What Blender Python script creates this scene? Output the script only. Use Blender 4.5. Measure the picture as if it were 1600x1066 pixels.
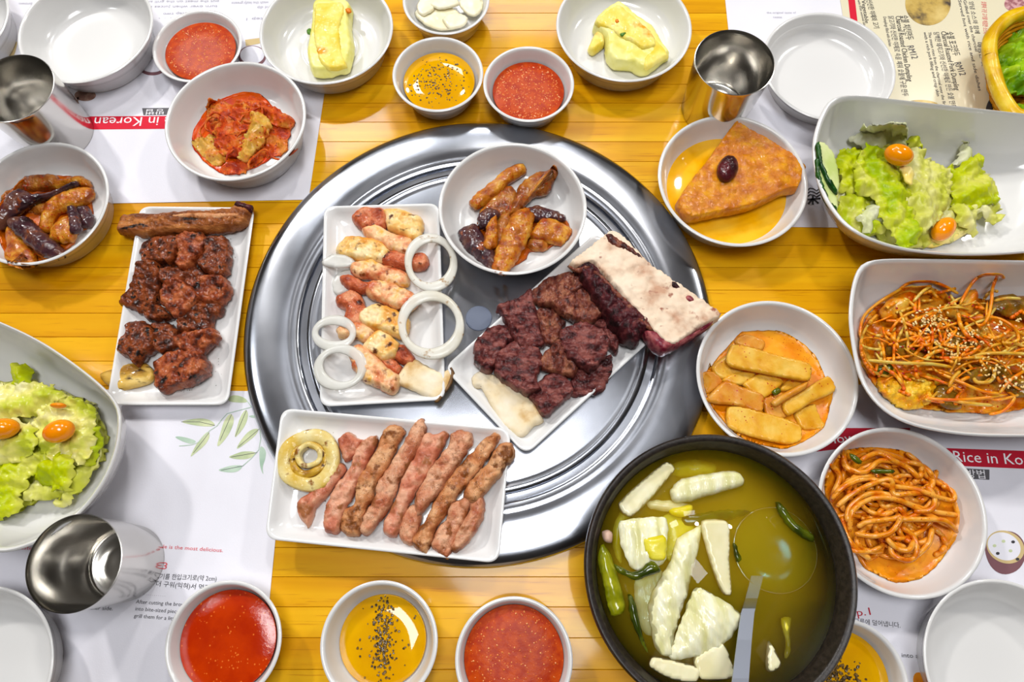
import bpy, math, random
import numpy as np
from mathutils import Vector, noise
from mathutils.geometry import delaunay_2d_cdt
random.seed(7)
SC = bpy.context.scene
COL = SC.collection
for o in list(bpy.data.objects):
    bpy.data.objects.remove(o)
# ---------------------------------------------------------------- camera
F, TILT, HC = 1067.0, math.radians(18.0), 0.55
cd = bpy.data.cameras.new('camera'); cd.sensor_width = 36.0; cd.lens = 36.0 * F / 1600.0
cd.clip_start = 0.01
cam = bpy.data.objects.new('camera', cd); COL.objects.link(cam)
cam.location = (0, 0, HC); cam.rotation_euler = (TILT, 0, 0)
SC.camera = cam
# ---------------------------------------------------------------- world, lights, exposure
SC.view_settings.view_transform = 'Standard'; SC.view_settings.look = 'None'
SC.view_settings.gamma = 1.0; SC.view_settings.use_curve_mapping = False
SC.cycles.volume_bounces = 3
SC.view_settings.exposure = 0.30
w = bpy.data.worlds.new('world'); SC.world = w; w.use_nodes = True
w.node_tree.nodes['Background'].inputs[0].default_value = (0.93, 0.95, 1.0, 1)
w.node_tree.nodes['Background'].inputs[1].default_value = 0.5
def lamp(name, loc, size, power, col=(1, 1, 1), target=(0, 0.15, 0), sy=None):
    l = bpy.data.lights.new(name, 'AREA'); l.energy = power; l.color = col
    l.shape = 'RECTANGLE' if sy else 'DISK'; l.size = size
    if sy: l.size_y = sy
    o = bpy.data.objects.new(name, l); COL.objects.link(o); o.location = loc
    o.rotation_euler = (Vector(target) - Vector(loc)).to_track_quat('-Z', 'Y').to_euler()
    return o
lamp('spot_lamp', (-1.10, 1.45, 1.50), 0.14, 14, (1, 0.97, 0.93))
lamp('spot_lamp', (0.22, 1.30, 1.55), 0.14, 6, (1, 0.97, 0.93))
lamp('spot_lamp', (1.35, 1.30, 1.50), 0.16, 8, (1, 0.97, 0.93))
lamp('ceiling_panel', (-0.02, 2.30, 1.92), 0.50, 9, (0.96, 0.98, 1.0), (-0.0, .6, 0), sy=0.45)
lamp('ceiling_panel', (-0.68, 1.70, 1.92), 0.35, 10, (0.96, 0.98, 1.0), (-0.2, .5, 0), sy=0.5)
lamp('ceiling_panel', (-1.50, 0.55, 1.92), 0.25, 3, (0.96, 0.98, 1.0), (-0.3, .2, 0), sy=0.3)
lamp('ceiling_panel', (0.02, 0.03, 1.92), 0.80, 16, (0.97, 0.98, 1.0), (0.1, 0.1, 0), sy=0.45)

# ---------------------------------------------------------------- helpers
CT, ST = math.cos(TILT), math.sin(TILT)
def P(px, py, z=0.0):
    u, v = (px - 800) / F, (533 - py) / F
    y, zz = v * CT + ST, v * ST - CT
    t = (z - HC) / zz
    return Vector((u * t, y * t, z))
def proj(p):
    x, y, z = p[0], p[1], p[2] - HC
    yc, zc = y * CT + z * ST, -y * ST + z * CT
    return 800 + F * x / -zc, 533 - F * yc / -zc
def fit(xl, xr, z, yt=None, yb=None):
    """centre and radius of the horizontal circle at height z seen between columns xl..xr with its top (or bottom) at yt (yb)"""
    ym = (yt + 0.45 * (xr - xl)) if yt is not None else (yb - 0.45 * (xr - xl))
    c = P((xl + xr) / 2, ym, z); r = (P(xr, ym, z) - P(xl, ym, z)).length / 2
    for _ in range(25):
        q = [proj((c.x + r * math.cos(a), c.y + r * math.sin(a), z)) for a in np.linspace(0, 2 * math.pi, 120)]
        L, R = min(a[0] for a in q), max(a[0] for a in q)
        s = 2 * r / (R - L)
        ey = (yt - min(a[1] for a in q)) if yt is not None else (yb - max(a[1] for a in q))
        r *= (xr - xl) / (R - L)
        c.x += ((xl + xr) / 2 - (L + R) / 2) * s; c.y -= ey * s
    return c, r
def S(r, g, b):
    f = lambda c: ((c / 255 + 0.055) / 1.055) ** 2.4 if c > 10 else c / 255 / 12.92
    return (f(r), f(g), f(b), 1)
def tag(o, label=None, cat=None, group=None, kind=None):
    if label: o['label'] = label
    if cat: o['category'] = cat
    if group: o['group'] = group
    if kind: o['kind'] = kind
    return o
def empty(name, loc, label=None, cat=None, group=None):
    o = bpy.data.objects.new(name, None); COL.objects.link(o); o.location = loc; o.empty_display_size = 0.01
    return tag(o, label, cat, group)
def link(name, verts, faces, m, parent=None, smooth=True, org=None):
    """one mesh object; verts are world coordinates"""
    vs = np.array([tuple(v) for v in verts], dtype=float)
    if parent is not None:
        org = np.array(world(parent))
    elif org is None:
        org = np.array([vs[:, 0].mean(), vs[:, 1].mean(), vs[:, 2].min()])
    me = bpy.data.meshes.new(name); me.from_pydata([tuple(v) for v in (vs - np.array(org))], [], faces)
    if smooth: me.polygons.foreach_set('use_smooth', [True] * len(me.polygons))
    me.materials.append(m); me.update()
    o = bpy.data.objects.new(name, me); COL.objects.link(o)
    if parent is not None: o.parent = parent
    else: o.location = tuple(org)
    return o
def world(o):
    v = Vector((0, 0, 0))
    while o: v = v + o.location; o = o.parent
    return v
class MB:
    def __init__(s): s.v, s.f = [], []
    def ring_skin(s, rings, closed=True, cap0=False, cap1=False):
        b = len(s.v); n = len(rings[0])
        for r in rings: s.v += [tuple(p) for p in r]
        for i in range(len(rings) - 1):
            for j in range(n if closed else n - 1):
                a = b + i * n + j; c = b + i * n + (j + 1) % n
                s.f.append((a, c, c + n, a + n))
        if cap0: s.f.append(tuple(b + j for j in reversed(range(n))))
        if cap1: s.f.append(tuple(b + (len(rings) - 1) * n + j for j in range(n)))
    def lathe(s, c, prof, n=72):
        rings = [[(c[0] + r * math.cos(2 * math.pi * j / n), c[1] + r * math.sin(2 * math.pi * j / n), c[2] + z) for j in range(n)] for r, z in prof]
        s.ring_skin(rings, True, True, True)
    def tube(s, pts, rad, seg=6, flat=1.0, tip=True, side=None):
        pts = [Vector(p) for p in pts]; rings = []; n = len(pts)
        for i, p in enumerate(pts):
            t = (pts[min(i + 1, n - 1)] - pts[max(i - 1, 0)])
            if t.length < 1e-9: t = Vector((1, 0, 0))
            t.normalize()
            a = t.cross(Vector((0, 0, 1)))
            if a.length < 1e-3: a = Vector((1, 0, 0))
            a.normalize(); b = a.cross(t)
            r = rad(i / (n - 1)) if callable(rad) else rad
            if tip and i in (0, n - 1): r *= 0.55
            rings.append([p + a * r * math.cos(q) + b * r * flat * math.sin(q) for q in [2 * math.pi * k / seg for k in range(seg)]])
        s.ring_skin(rings, True, True, True)
    def box(s, a, b, c, d, z0, z1):
        s.ring_skin([[(p[0], p[1], z0) for p in (a, b, c, d)], [(p[0], p[1], z1) for p in (a, b, c, d)]], True, True, True)
    def blob(s, c, rx, ry, rz, rot=0, n=10, m=6, jit=0.0):
        cr, sr = math.cos(rot), math.sin(rot); rings = []
        for i in range(1, m):
            th = math.pi * i / m; rg = []
            for j in range(n):
                ph = 2 * math.pi * j / n
                k = 1 + jit * random.uniform(-1, 1)
                x, y, z = rx * math.sin(th) * math.cos(ph) * k, ry * math.sin(th) * math.sin(ph) * k, -rz * math.cos(th) * k
                rg.append((c[0] + x * cr - y * sr, c[1] + x * sr + y * cr, c[2] + z))
            rings.append(rg)
        s.ring_skin(rings, True, True, True)
    def build(s, name, m, parent=None, smooth=True, org=None): return link(name, s.v, s.f, m, parent, smooth, org)
def autosmooth(o, ang=40):
    me = o.data
    me.set_sharp_from_angle(angle=math.radians(ang))
    return o
def pxs(pts, fr=None):
    if fr is None: return pts
    ox, oy, k = fr
    return [(ox + a / k, oy + b / k) for a, b in pts]
def smooth_loop(pts, it=2):
    for _ in range(it):
        q = []
        for i in range(len(pts)):
            a, b = pts[i], pts[(i + 1) % len(pts)]
            q += [a * 0.75 + b * 0.25, a * 0.25 + b * 0.75]
        pts = q
    return pts
def crom(pts, n=4, k=0.5):
    out = []; N_ = len(pts)
    for i in range(N_):
        p0, p1, p2, p3 = pts[i - 1], pts[i], pts[(i + 1) % N_], pts[(i + 2) % N_]
        m1, m2 = (p2 - p0) * k * .7, (p3 - p1) * k * .7
        # keep tangents short next to short edges
        L = (p2 - p1).length; m1 = m1 * min(1, L / max(m1.length, 1e-9)); m2 = m2 * min(1, L / max(m2.length, 1e-9))
        for j in range(n):
            t = j / n; t2, t3 = t * t, t ** 3
            out.append(p1 * (2 * t3 - 3 * t2 + 1) + m1 * (t3 - 2 * t2 + t) + p2 * (-2 * t3 + 3 * t2) + m2 * (t3 - t2))
    return out
def resample(pts, step):
    P2 = np.array([(p[0], p[1]) for p in pts]); P2 = np.vstack([P2, P2[:1]])
    d = np.hypot(*np.diff(P2, axis=0).T); L = np.concatenate([[0], np.cumsum(d)])
    n = max(10, int(L[-1] / step)); t = np.linspace(0, L[-1], n, endpoint=False)
    return np.stack([np.interp(t, L, P2[:, 0]), np.interp(t, L, P2[:, 1])], 1)
def sdist(pts, poly):
    """distance to the outline and inside flag"""
    d = np.full(len(pts), 1e9); ins = np.zeros(len(pts), bool)
    n = len(poly)
    for i in range(n):
        a, b = poly[i], poly[(i + 1) % n]; ab = b - a; L = (ab ** 2).sum()
        if L < 1e-16: continue
        t = np.clip(((pts - a) @ ab) / L, 0, 1)
        q = a + t[:, None] * ab; d = np.minimum(d, np.hypot(*(pts - q).T))
        c = ((a[1] > pts[:, 1]) != (b[1] > pts[:, 1]))
        if c.any():
            x = (b[0] - a[0]) * (pts[:, 1] - a[1]) / (b[1] - a[1] + 1e-15) + a[0]
            ins ^= c & (pts[:, 0] < x)
    return d, ins
def nz(x, y, z, k, oct=2):
    v = 0; a = 1.0; f = k
    for _ in range(oct):
        v += a * noise.noise(Vector((x * f, y * f, z * f))); a *= 0.5; f *= 2.1
    return v
def planar(pts, fr, z, step, jit, rnd, grow=1.0):
    W = [P(a, b, z) for a, b in pxs(pts, fr)]
    gc = sum(W, Vector((0, 0, 0))) / len(W); W = [gc + (p - gc) * grow for p in W]
    W = crom([Vector((p.x, p.y)) for p in W])
    B = resample(W, step)
    if jit:
        B = B + np.array([[nz(p[0], p[1], rnd, 210, 3) * jit, nz(p[1], p[0], rnd + 5, 210, 3) * jit] for p in B])
    lo, hi = B.min(0), B.max(0)
    gx, gy = np.meshgrid(np.arange(lo[0], hi[0], step), np.arange(lo[1], hi[1], step * 0.87))
    gx = gx + (np.arange(gx.shape[0]) % 2)[:, None] * step * 0.5
    G = np.stack([gx.ravel(), gy.ravel()], 1)
    d, ins = sdist(G, B); k = ins & (d > step * 0.45)
    G, d = G[k], d[k]
    allp = np.vstack([B, G]); dd = np.concatenate([np.zeros(len(B)), d])
    r = delaunay_2d_cdt([Vector(p) for p in allp], [], [list(range(len(B)))], 1, 1e-9)
    V = [(v.x, v.y) for v in r[0]]; Fc = [tuple(f) for f in r[2]]; orig = r[3]
    D = [dd[o_[0]] if o_ else 0.0 for o_ in orig]
    bi = {}
    for i, o_ in enumerate(orig):
        for q in o_:
            if q < len(B): bi[q] = i
    ring = [bi[q] for q in range(len(B)) if q in bi]
    return V, Fc, D, ring
def area_sign(V, ring):
    a = 0
    for i in range(len(ring)):
        p, q = V[ring[i]], V[ring[(i + 1) % len(ring)]]; a += p[0] * q[1] - p[1] * q[0]
    return a
def slab(name, pts, fr, z, th, m, parent=None, edge=None, step=0.0018, amp=0.0007, k=180, jit=0.0006, dome=0.0, inset=0.93, slope=(0, 0), oct=2, grow=1.0, crease=0.0, ck=170, tiltr=0.0):
    """a solid piece of food: outline seen from above, rounded top, flat underside"""
    rnd = random.uniform(0, 50)
    V, Fc, D, ring = planar(pts, fr, z + th * 0.5, step, jit, rnd, grow)
    e = edge or th; dm = max(D) or 1e-6; e = min(e, dm)
    cx, cy = np.mean([v[0] for v in V]), np.mean([v[1] for v in V])
    vs = []
    for (x, y), d in zip(V, D):
        t = min(d / e, 1); h = th * (0.3 + 0.7 * math.sqrt(max(0, 1 - (1 - t) ** 2))) + dome * (d / dm)
        h += amp * nz(x, y, rnd, k, oct) * (0.25 + 0.75 * t)
        if crease:
            q = 1 - min(1, abs(nz(x, y, rnd + 3, ck, 2)) * 3.2); h -= crease * q * q * t
        vs.append((x, y, z + max(h, th * 0.15) + slope[0] * (x - cx) + slope[1] * (y - cy)))
    if tiltr:
        tx, ty = random.uniform(-tiltr, tiltr), random.uniform(-tiltr, tiltr)
        vs = [(x, y, zz + (tx * (x - cx) + ty * (y - cy)) * min(1, (zz - z) / th)) for x, y, zz in vs]
    n0 = len(vs); fs = list(Fc)
    if area_sign(V, ring) < 0: ring = ring[::-1]
    vs += [(cx + (V[i][0] - cx) * inset, cy + (V[i][1] - cy) * inset, z + slope[0] * (V[i][0] - cx) + slope[1] * (V[i][1] - cy)) for i in ring]
    n = len(ring)
    for i in range(n):
        j = (i + 1) % n; fs.append((ring[j], ring[i], n0 + i, n0 + j))
    fs.append(tuple(n0 + i for i in reversed(range(n))))
    return link(name, vs, fs, m, parent)
def sheet(name, pts, fr, z, m, parent=None, th=0.0010, dome=0.003, amp=0.0015, k=90, ruffle=0.0, rk=350, step=0.0022, slope=(0, 0), jit=0.0008, oct=2, rib=0.0, ribk=900, ang=0.0, grow=1.0):
    """a thin limp leaf with crumple, thickness and ruffled edge"""
    rnd = random.uniform(0, 50)
    V, Fc, D, ring = planar(pts, fr, z + dome * 0.5, step, jit, rnd, grow)
    dm = max(D) or 1e-6; cx, cy = np.mean([v[0] for v in V]), np.mean([v[1] for v in V])
    hs = []
    ca, sa = math.cos(ang), math.sin(ang)
    for (x, y), d in zip(V, D):
        t = d / dm
        h = dome * (1 - (1 - t) ** 2) + amp * nz(x, y, rnd, k, oct) + ruffle * (1 - min(t * 1.6, 1)) * nz(x, y, rnd + 9, rk, 1)
        if rib: h += rib * math.sin((x * ca + y * sa) * ribk + 1.5 * nz(x, y, rnd, 60, 1))
        hs.append(z + h + slope[0] * (x - cx) + slope[1] * (y - cy))
    n0 = len(V); vs = [(v[0], v[1], h) for v, h in zip(V, hs)] + [(v[0], v[1], h - th) for v, h in zip(V, hs)]
    if area_sign(V, ring) < 0: ring = ring[::-1]
    fs = list(Fc) + [tuple(i + n0 for i in reversed(f)) for f in Fc]
    n = len(ring)
    for i in range(n):
        j = (i + 1) % n; fs.append((ring[j], ring[i], n0 + ring[i], n0 + ring[j]))
    return link(name, vs, fs, m, parent)
def ell(cx, cy, rx, ry, rot=0, n=20):
    c, s = math.cos(rot), math.sin(rot)
    return [(cx + rx * math.cos(t) * c - ry * math.sin(t) * s, cy + rx * math.cos(t) * s + ry * math.sin(t) * c) for t in [2 * math.pi * i / n for i in range(n)]]

# ---------------------------------------------------------------- materials
def mat(name, cols, scale=60, rough=0.5, bump=0.0, bscale=200, detail=4, coat=0.0, crough=0.1, sss=0.0, metal=0.0, spec=0.5, alpha=1.0,
        char=None, charpos=0.55, charscale=120, stretch=(1, 1, 1), rot=0.0, trans=0.0, distort=0.0, rvar=0.0, rand=True, spots=None, spotscale=600, spotsize=0.25, tl=0.0):
    m = bpy.data.materials.new(name); m.use_nodes = True; nt = m.node_tree; N = nt.nodes; Lk = nt.links
    b = N['Principled BSDF']
    tc = N.new('ShaderNodeTexCoord'); mp = N.new('ShaderNodeMapping'); mp.inputs['Scale'].default_value = stretch
    mp.inputs['Rotation'].default_value = (0, 0, rot)
    src = tc.outputs['Object']
    if rand:
        oi = N.new('ShaderNodeObjectInfo'); ad = N.new('ShaderNodeVectorMath'); ad.operation = 'ADD'
        Lk.new(src, ad.inputs[0]); Lk.new(oi.outputs['Random'], ad.inputs[1]); src = ad.outputs[0]
    Lk.new(src, mp.inputs['Vector'])
    def nzt(sc, det=detail, dis=distort):
        n = N.new('ShaderNodeTexNoise'); n.inputs['Scale'].default_value = sc; n.inputs['Detail'].default_value = det
        n.inputs['Distortion'].default_value = dis; Lk.new(mp.outputs[0], n.inputs['Vector']); return n
    def sat(c, k=1.05):
        l = .3 * c[0] + .6 * c[1] + .1 * c[2]
        if max(c[:3]) - min(c[:3]) < .12 * max(c[:3]): return c
        return tuple(max(0.0005, min(.95, l + (v - l) * k)) for v in c[:3]) + (1,)
    food = name not in ('white_melamine', 'white_porcelain')
    if len(cols) == 1: cols = [(0.5, cols[0])]
    cols = [(p, sat(c)) for p, c in cols]
    if char: char = sat(char)
    if spots: spots = sat(spots)
    glaze = food and bump > .3
    if food and not glaze: coat *= .6; spec *= .7
    if glaze: spec *= .3; coat = min(1, coat * .95)
    if len(cols) > 1:
        n1 = nzt(scale); r = N.new('ShaderNodeValToRGB'); Lk.new(n1.outputs['Fac'], r.inputs[0])
        e = r.color_ramp.elements
        while len(e) < len(cols): e.new(0.5)
        for i, (p, c) in enumerate(cols): e[i].position = p; e[i].color = c
        cout = r.outputs[0]
    else:
        rg = N.new('ShaderNodeRGB'); rg.outputs[0].default_value = cols[0][1]; cout = rg.outputs[0]
    def mix(fac, c2, cprev):
        mx = N.new('ShaderNodeMix'); mx.data_type = 'RGBA'; Lk.new(fac, mx.inputs[0]); Lk.new(cprev, mx.inputs[6]); mx.inputs[7].default_value = c2
        return mx.outputs[2]
    if char:
        n2 = nzt(charscale, 3); mr = N.new('ShaderNodeMapRange'); mr.inputs[1].default_value = charpos; mr.inputs[2].default_value = charpos + 0.1
        Lk.new(n2.outputs['Fac'], mr.inputs[0]); cout = mix(mr.outputs[0], char, cout)
    if spots:
        vo = N.new('ShaderNodeTexVoronoi'); vo.inputs['Scale'].default_value = spotscale; Lk.new(mp.outputs[0], vo.inputs['Vector'])
        mr = N.new('ShaderNodeMapRange'); mr.inputs[1].default_value = spotsize; mr.inputs[2].default_value = spotsize * 0.7
        Lk.new(vo.outputs['Distance'], mr.inputs[0])
        n3 = nzt(spotscale * 0.35, 2); gt = N.new('ShaderNodeMath'); gt.operation = 'GREATER_THAN'; gt.inputs[1].default_value = 0.52
        Lk.new(n3.outputs['Fac'], gt.inputs[0]); mu = N.new('ShaderNodeMath'); mu.operation = 'MULTIPLY'
        Lk.new(mr.outputs[0], mu.inputs[0]); Lk.new(gt.outputs[0], mu.inputs[1]); cout = mix(mu.outputs[0], spots, cout)
    Lk.new(cout, b.inputs['Base Color'])
    b.inputs['Roughness'].default_value = rough; b.inputs['Metallic'].default_value = metal
    if rvar:
        n4 = nzt(scale * 2, 2); mr = N.new('ShaderNodeMapRange'); mr.inputs[3].default_value = max(0.02, rough - rvar); mr.inputs[4].default_value = rough + rvar
        mr.inputs[1].default_value = 0.3; mr.inputs[2].default_value = 0.7
        Lk.new(n4.outputs['Fac'], mr.inputs[0]); Lk.new(mr.outputs[0], b.inputs['Roughness'])
    b.inputs['Specular IOR Level'].default_value = spec
    b.inputs['Coat Weight'].default_value = coat; b.inputs['Coat Roughness'].default_value = crough
    if sss:
        b.inputs['Subsurface Weight'].default_value = sss; b.inputs['Subsurface Radius'].default_value = (1, 0.6, 0.3); b.inputs['Subsurface Scale'].default_value = 0.003
    b.inputs['Alpha'].default_value = alpha; b.inputs['Transmission Weight'].default_value = trans
    if bump:
        nb = nzt(bscale, 8); nb.inputs['Roughness'].default_value = .62; bp = N.new('ShaderNodeBump'); bp.inputs['Strength'].default_value = min(1.0, bump); bp.inputs['Distance'].default_value = (0.0022 if bump > .65 else 0.0012) * max(1.0, bump)
        Lk.new(nb.outputs['Fac'], bp.inputs['Height']); Lk.new(bp.outputs[0], b.inputs['Normal'])
        if coat:
            nc = nzt(bscale * .55, 3); bc = N.new('ShaderNodeBump'); bc.inputs['Strength'].default_value = .8 if glaze else .3; bc.inputs['Distance'].default_value = 0.0016
            Lk.new(nc.outputs['Fac'], bc.inputs['Height']); Lk.new(bc.outputs[0], b.inputs['Coat Normal'])
    if tl:
        t = N.new('ShaderNodeBsdfTranslucent'); Lk.new(cout, t.inputs['Color']); ms = N.new('ShaderNodeMixShader'); ms.inputs[0].default_value = tl
        Lk.new(b.outputs[0], ms.inputs[1]); Lk.new(t.outputs[0], ms.inputs[2]); Lk.new(ms.outputs[0], N['Material Output'].inputs[0])
    return m
M = {}
M['china'] = mat('white_melamine', [S(219, 218, 216)], rough=0.16, coat=0.4, crough=0.06)
M['plate'] = mat('white_porcelain', [S(228, 228, 227)], rough=0.14, coat=0.4, crough=0.05)
M['paper'] = mat('placemat_paper', [(0.4, S(222, 221, 229)), (0.6, S(228, 227, 235))], scale=8, rough=0.75, bump=0.1, bscale=900)
M['cream'] = mat('laminated_menu', [S(222, 214, 186)], rough=0.22, coat=0.3)
M['red_ink'] = mat('red_ink', [S(203, 24, 50)], rough=0.7)
M['dred_ink'] = mat('crimson_ink', [S(180, 10, 45)], rough=0.7)
M['pink_ink'] = mat('rose_ink', [S(214, 90, 98)], rough=0.7)
M['grey_ink'] = mat('grey_ink', [S(90, 88, 92)], rough=0.7)
M['lgrey_ink'] = mat('pale_grey_ink', [S(172, 170, 182)], rough=0.7)
M['dark_ink'] = mat('charcoal_ink', [S(60, 58, 62)], rough=0.7)
M['white_ink'] = mat('white_ink', [S(238, 236, 240)], rough=0.7)
M['leaf_a'] = mat('olive_leaf_ink', [(0.35, S(172, 186, 146)), (0.65, S(206, 212, 172))], scale=60, rough=0.7)
M['leaf_b'] = mat('sage_leaf_ink', [(0.35, S(158, 184, 164)), (0.65, S(188, 206, 188))], scale=60, rough=0.7)
M['brown_ink'] = mat('brown_ink', [(0.4, S(120, 88, 76)), (0.6, S(165, 135, 120))], scale=120, rough=0.7)
M['meat_print'] = mat('printed_pork', [(0.4, S(150, 90, 96)), (0.6, S(206, 160, 160))], scale=220, rough=0.3, rand=False)
M['mauve_ink'] = mat('mauve_ink', [S(120, 82, 88)], rough=0.7)
M['tan_ink'] = mat('tan_ink', [S(200, 178, 130)], rough=0.7)
M['food_print'] = mat('printed_dumpling', [(0.35, S(70, 58, 45)), (0.5, S(190, 160, 85)), (0.7, S(215, 190, 120))], scale=55, rough=0.3, rand=False)
# wood: growth rings stretched along the boards
def wood(name, seedcol):
    m = bpy.data.materials.new(name); m.use_nodes = True; nt = m.node_tree; N = nt.nodes; Lk = nt.links; b = N['Principled BSDF']
    tc = N.new('ShaderNodeTexCoord'); oi = N.new('ShaderNodeObjectInfo')
    ge = N.new('ShaderNodeNewGeometry'); ad = N.new('ShaderNodeVectorMath'); ad.operation = 'MULTIPLY_ADD'
    cb = N.new('ShaderNodeCombineXYZ'); Lk.new(oi.outputs['Random'], cb.inputs[0]); Lk.new(oi.outputs['Random'], cb.inputs[2])
    Lk.new(cb.outputs[0], ad.inputs[0]); ad.inputs[1].default_value = (0.6, 0, 0.35); Lk.new(ge.outputs['Position'], ad.inputs[2])
    mp = N.new('ShaderNodeMapping'); mp.inputs['Scale'].default_value = (1.6, 26, 8); Lk.new(ad.outputs[0], mp.inputs['Vector'])
    n1 = N.new('ShaderNodeTexNoise'); n1.inputs['Scale'].default_value = 1.6; n1.inputs['Detail'].default_value = 5; n1.inputs['Distortion'].default_value = 0.6
    Lk.new(mp.outputs[0], n1.inputs['Vector'])
    r = N.new('ShaderNodeValToRGB'); Lk.new(n1.outputs['Fac'], r.inputs[0]); e = r.color_ramp.elements
    for i, (p, c) in enumerate([(0.28, S(196, 130, 2)), (0.46, S(215, 154, 5)), (0.66, S(226, 172, 18))]):
        if i > 1: e.new(0.5)
        e[i].position = p; e[i].color = c
    mp2 = N.new('ShaderNodeMapping'); mp2.inputs['Scale'].default_value = (18, 420, 60); Lk.new(ad.outputs[0], mp2.inputs['Vector'])
    n2 = N.new('ShaderNodeTexNoise'); n2.inputs['Scale'].default_value = 1.5; n2.inputs['Detail'].default_value = 4; Lk.new(mp2.outputs[0], n2.inputs['Vector'])
    mr = N.new('ShaderNodeMapRange'); mr.inputs[1].default_value = 0.60; mr.inputs[2].default_value = 0.72; mr.inputs[4].default_value = 0.55; Lk.new(n2.outputs['Fac'], mr.inputs[0])
    mx = N.new('ShaderNodeMix'); mx.data_type = 'RGBA'; Lk.new(mr.outputs[0], mx.inputs[0]); Lk.new(r.outputs[0], mx.inputs[6]); mx.inputs[7].default_value = S(170, 96, 4)
    Lk.new(mx.outputs[2], b.inputs['Base Color']); b.inputs['Roughness'].default_value = 0.34; b.inputs['Specular IOR Level'].default_value = .12; b.inputs['Coat Weight'].default_value = 0.32; b.inputs['Coat Roughness'].default_value = 0.07
    bp = N.new('ShaderNodeBump'); bp.inputs['Strength'].default_value = 0.12; bp.inputs['Distance'].default_value = 0.0004; Lk.new(n2.outputs['Fac'], bp.inputs['Height']); Lk.new(bp.outputs[0], b.inputs['Normal'])
    return m
M['wood'] = wood('varnished_pine', 0)
def steel(name, col, rough, aniso, spin):
    m = bpy.data.materials.new(name); m.use_nodes = True; nt = m.node_tree; N = nt.nodes; Lk = nt.links; b = N['Principled BSDF']
    b.inputs['Metallic'].default_value = 1; b.inputs['Base Color'].default_value = col; b.inputs['Roughness'].default_value = rough
    b.inputs['Anisotropic'].default_value = aniso
    tg = N.new('ShaderNodeTangent'); tg.direction_type = 'RADIAL'; tg.axis = 'Z'; Lk.new(tg.outputs[0], b.inputs['Tangent'])
    b.inputs['Anisotropic Rotation'].default_value = spin
    tc = N.new('ShaderNodeTexCoord')
    n = N.new('ShaderNodeTexNoise'); n.inputs['Scale'].default_value = 14; n.inputs['Detail'].default_value = 4; Lk.new(tc.outputs['Object'], n.inputs['Vector'])
    mr = N.new('ShaderNodeMapRange'); mr.inputs[1].default_value = 0.3; mr.inputs[2].default_value = 0.7; mr.inputs[3].default_value = rough * 0.8; mr.inputs[4].default_value = rough * 1.25
    Lk.new(n.outputs['Fac'], mr.inputs[0]); Lk.new(mr.outputs[0], b.inputs['Roughness'])
    return m
M['steel'] = steel('brushed_steel', (0.46, 0.48, 0.53, 1), 0.19, 0.5, 0.0)
M['cupsteel'] = steel('cup_steel', (0.60, 0.58, 0.54, 1), 0.17, 0.6, 0.0)
M['plug'] = mat('grey_plug', [S(104, 112, 130)], rough=0.6)
M['grain'] = mat('sauce_grain', [(0.4, S(206, 96, 24)), (0.6, S(232, 150, 90))], scale=600, rough=0.12, coat=1, spec=1.2)
M['black'] = mat('black_stoneware', [(0.4, S(30, 25, 22)), (0.6, S(44, 37, 32))], scale=300, rough=0.34, bump=0.15, bscale=700)
def broth():
    m = bpy.data.materials.new('cloudy_broth'); m.use_nodes = True; nt = m.node_tree; N = nt.nodes; Lk = nt.links; N.remove(N['Principled BSDF'])
    tr = N.new('ShaderNodeBsdfTransparent'); gl = N.new('ShaderNodeBsdfGlossy'); gl.inputs['Roughness'].default_value = 0.02; fr = N.new('ShaderNodeFresnel'); fr.inputs['IOR'].default_value = 1.33
    mx = N.new('ShaderNodeMixShader'); Lk.new(fr.outputs[0], mx.inputs[0]); Lk.new(tr.outputs[0], mx.inputs[1]); Lk.new(gl.outputs[0], mx.inputs[2]); Lk.new(mx.outputs[0], N['Material Output'].inputs['Surface'])
    vs = N.new('ShaderNodeVolumeScatter'); vs.inputs['Color'].default_value = (1.0, 0.58, 0.03, 1); vs.inputs['Density'].default_value = 120
    va = N.new('ShaderNodeVolumeAbsorption'); va.inputs['Color'].default_value = (0.96, 0.80, 0.0, 1); va.inputs['Density'].default_value = 80
    ad = N.new('ShaderNodeAddShader'); Lk.new(vs.outputs[0], ad.inputs[0]); Lk.new(va.outputs[0], ad.inputs[1]); Lk.new(ad.outputs[0], N['Material Output'].inputs['Volume'])
    return m
M['broth'] = broth()
M['galbi'] = mat('soy_glazed_beef', [(0.34, S(44, 17, 8)), (0.48, S(108, 48, 22)), (0.62, S(166, 86, 44))], scale=130, rough=0.42, bump=0.9, bscale=330, coat=0.5, crough=0.12, char=S(18, 10, 8), charpos=0.56, charscale=130)
M['galbi2'] = mat('soy_glazed_beef_red', [(0.34, S(66, 24, 12)), (0.48, S(140, 62, 32)), (0.62, S(182, 102, 62))], scale=120, rough=0.4, bump=0.9, bscale=330, coat=0.5, crough=0.12, char=S(22, 12, 9), charpos=0.59, charscale=110)
M['rib'] = mat('roast_rib', [(0.32, S(92, 44, 20)), (0.48, S(148, 84, 42)), (0.64, S(186, 120, 66))], scale=80, rough=0.4, bump=0.9, bscale=300, coat=0.3, crough=0.2, char=S(30, 16, 12), charpos=0.60, charscale=90, stretch=(0.5, 1.6, 1))
M['beef'] = mat('rare_grilled_beef', [(0.34, S(52, 18, 20)), (0.48, S(106, 48, 46)), (0.63, S(150, 88, 80))], scale=95, rough=0.45, bump=1.0, bscale=340, coat=0.35, crough=0.2, char=S(36, 16, 16), charpos=0.62, charscale=90, stretch=(1, 2, 1))
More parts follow.
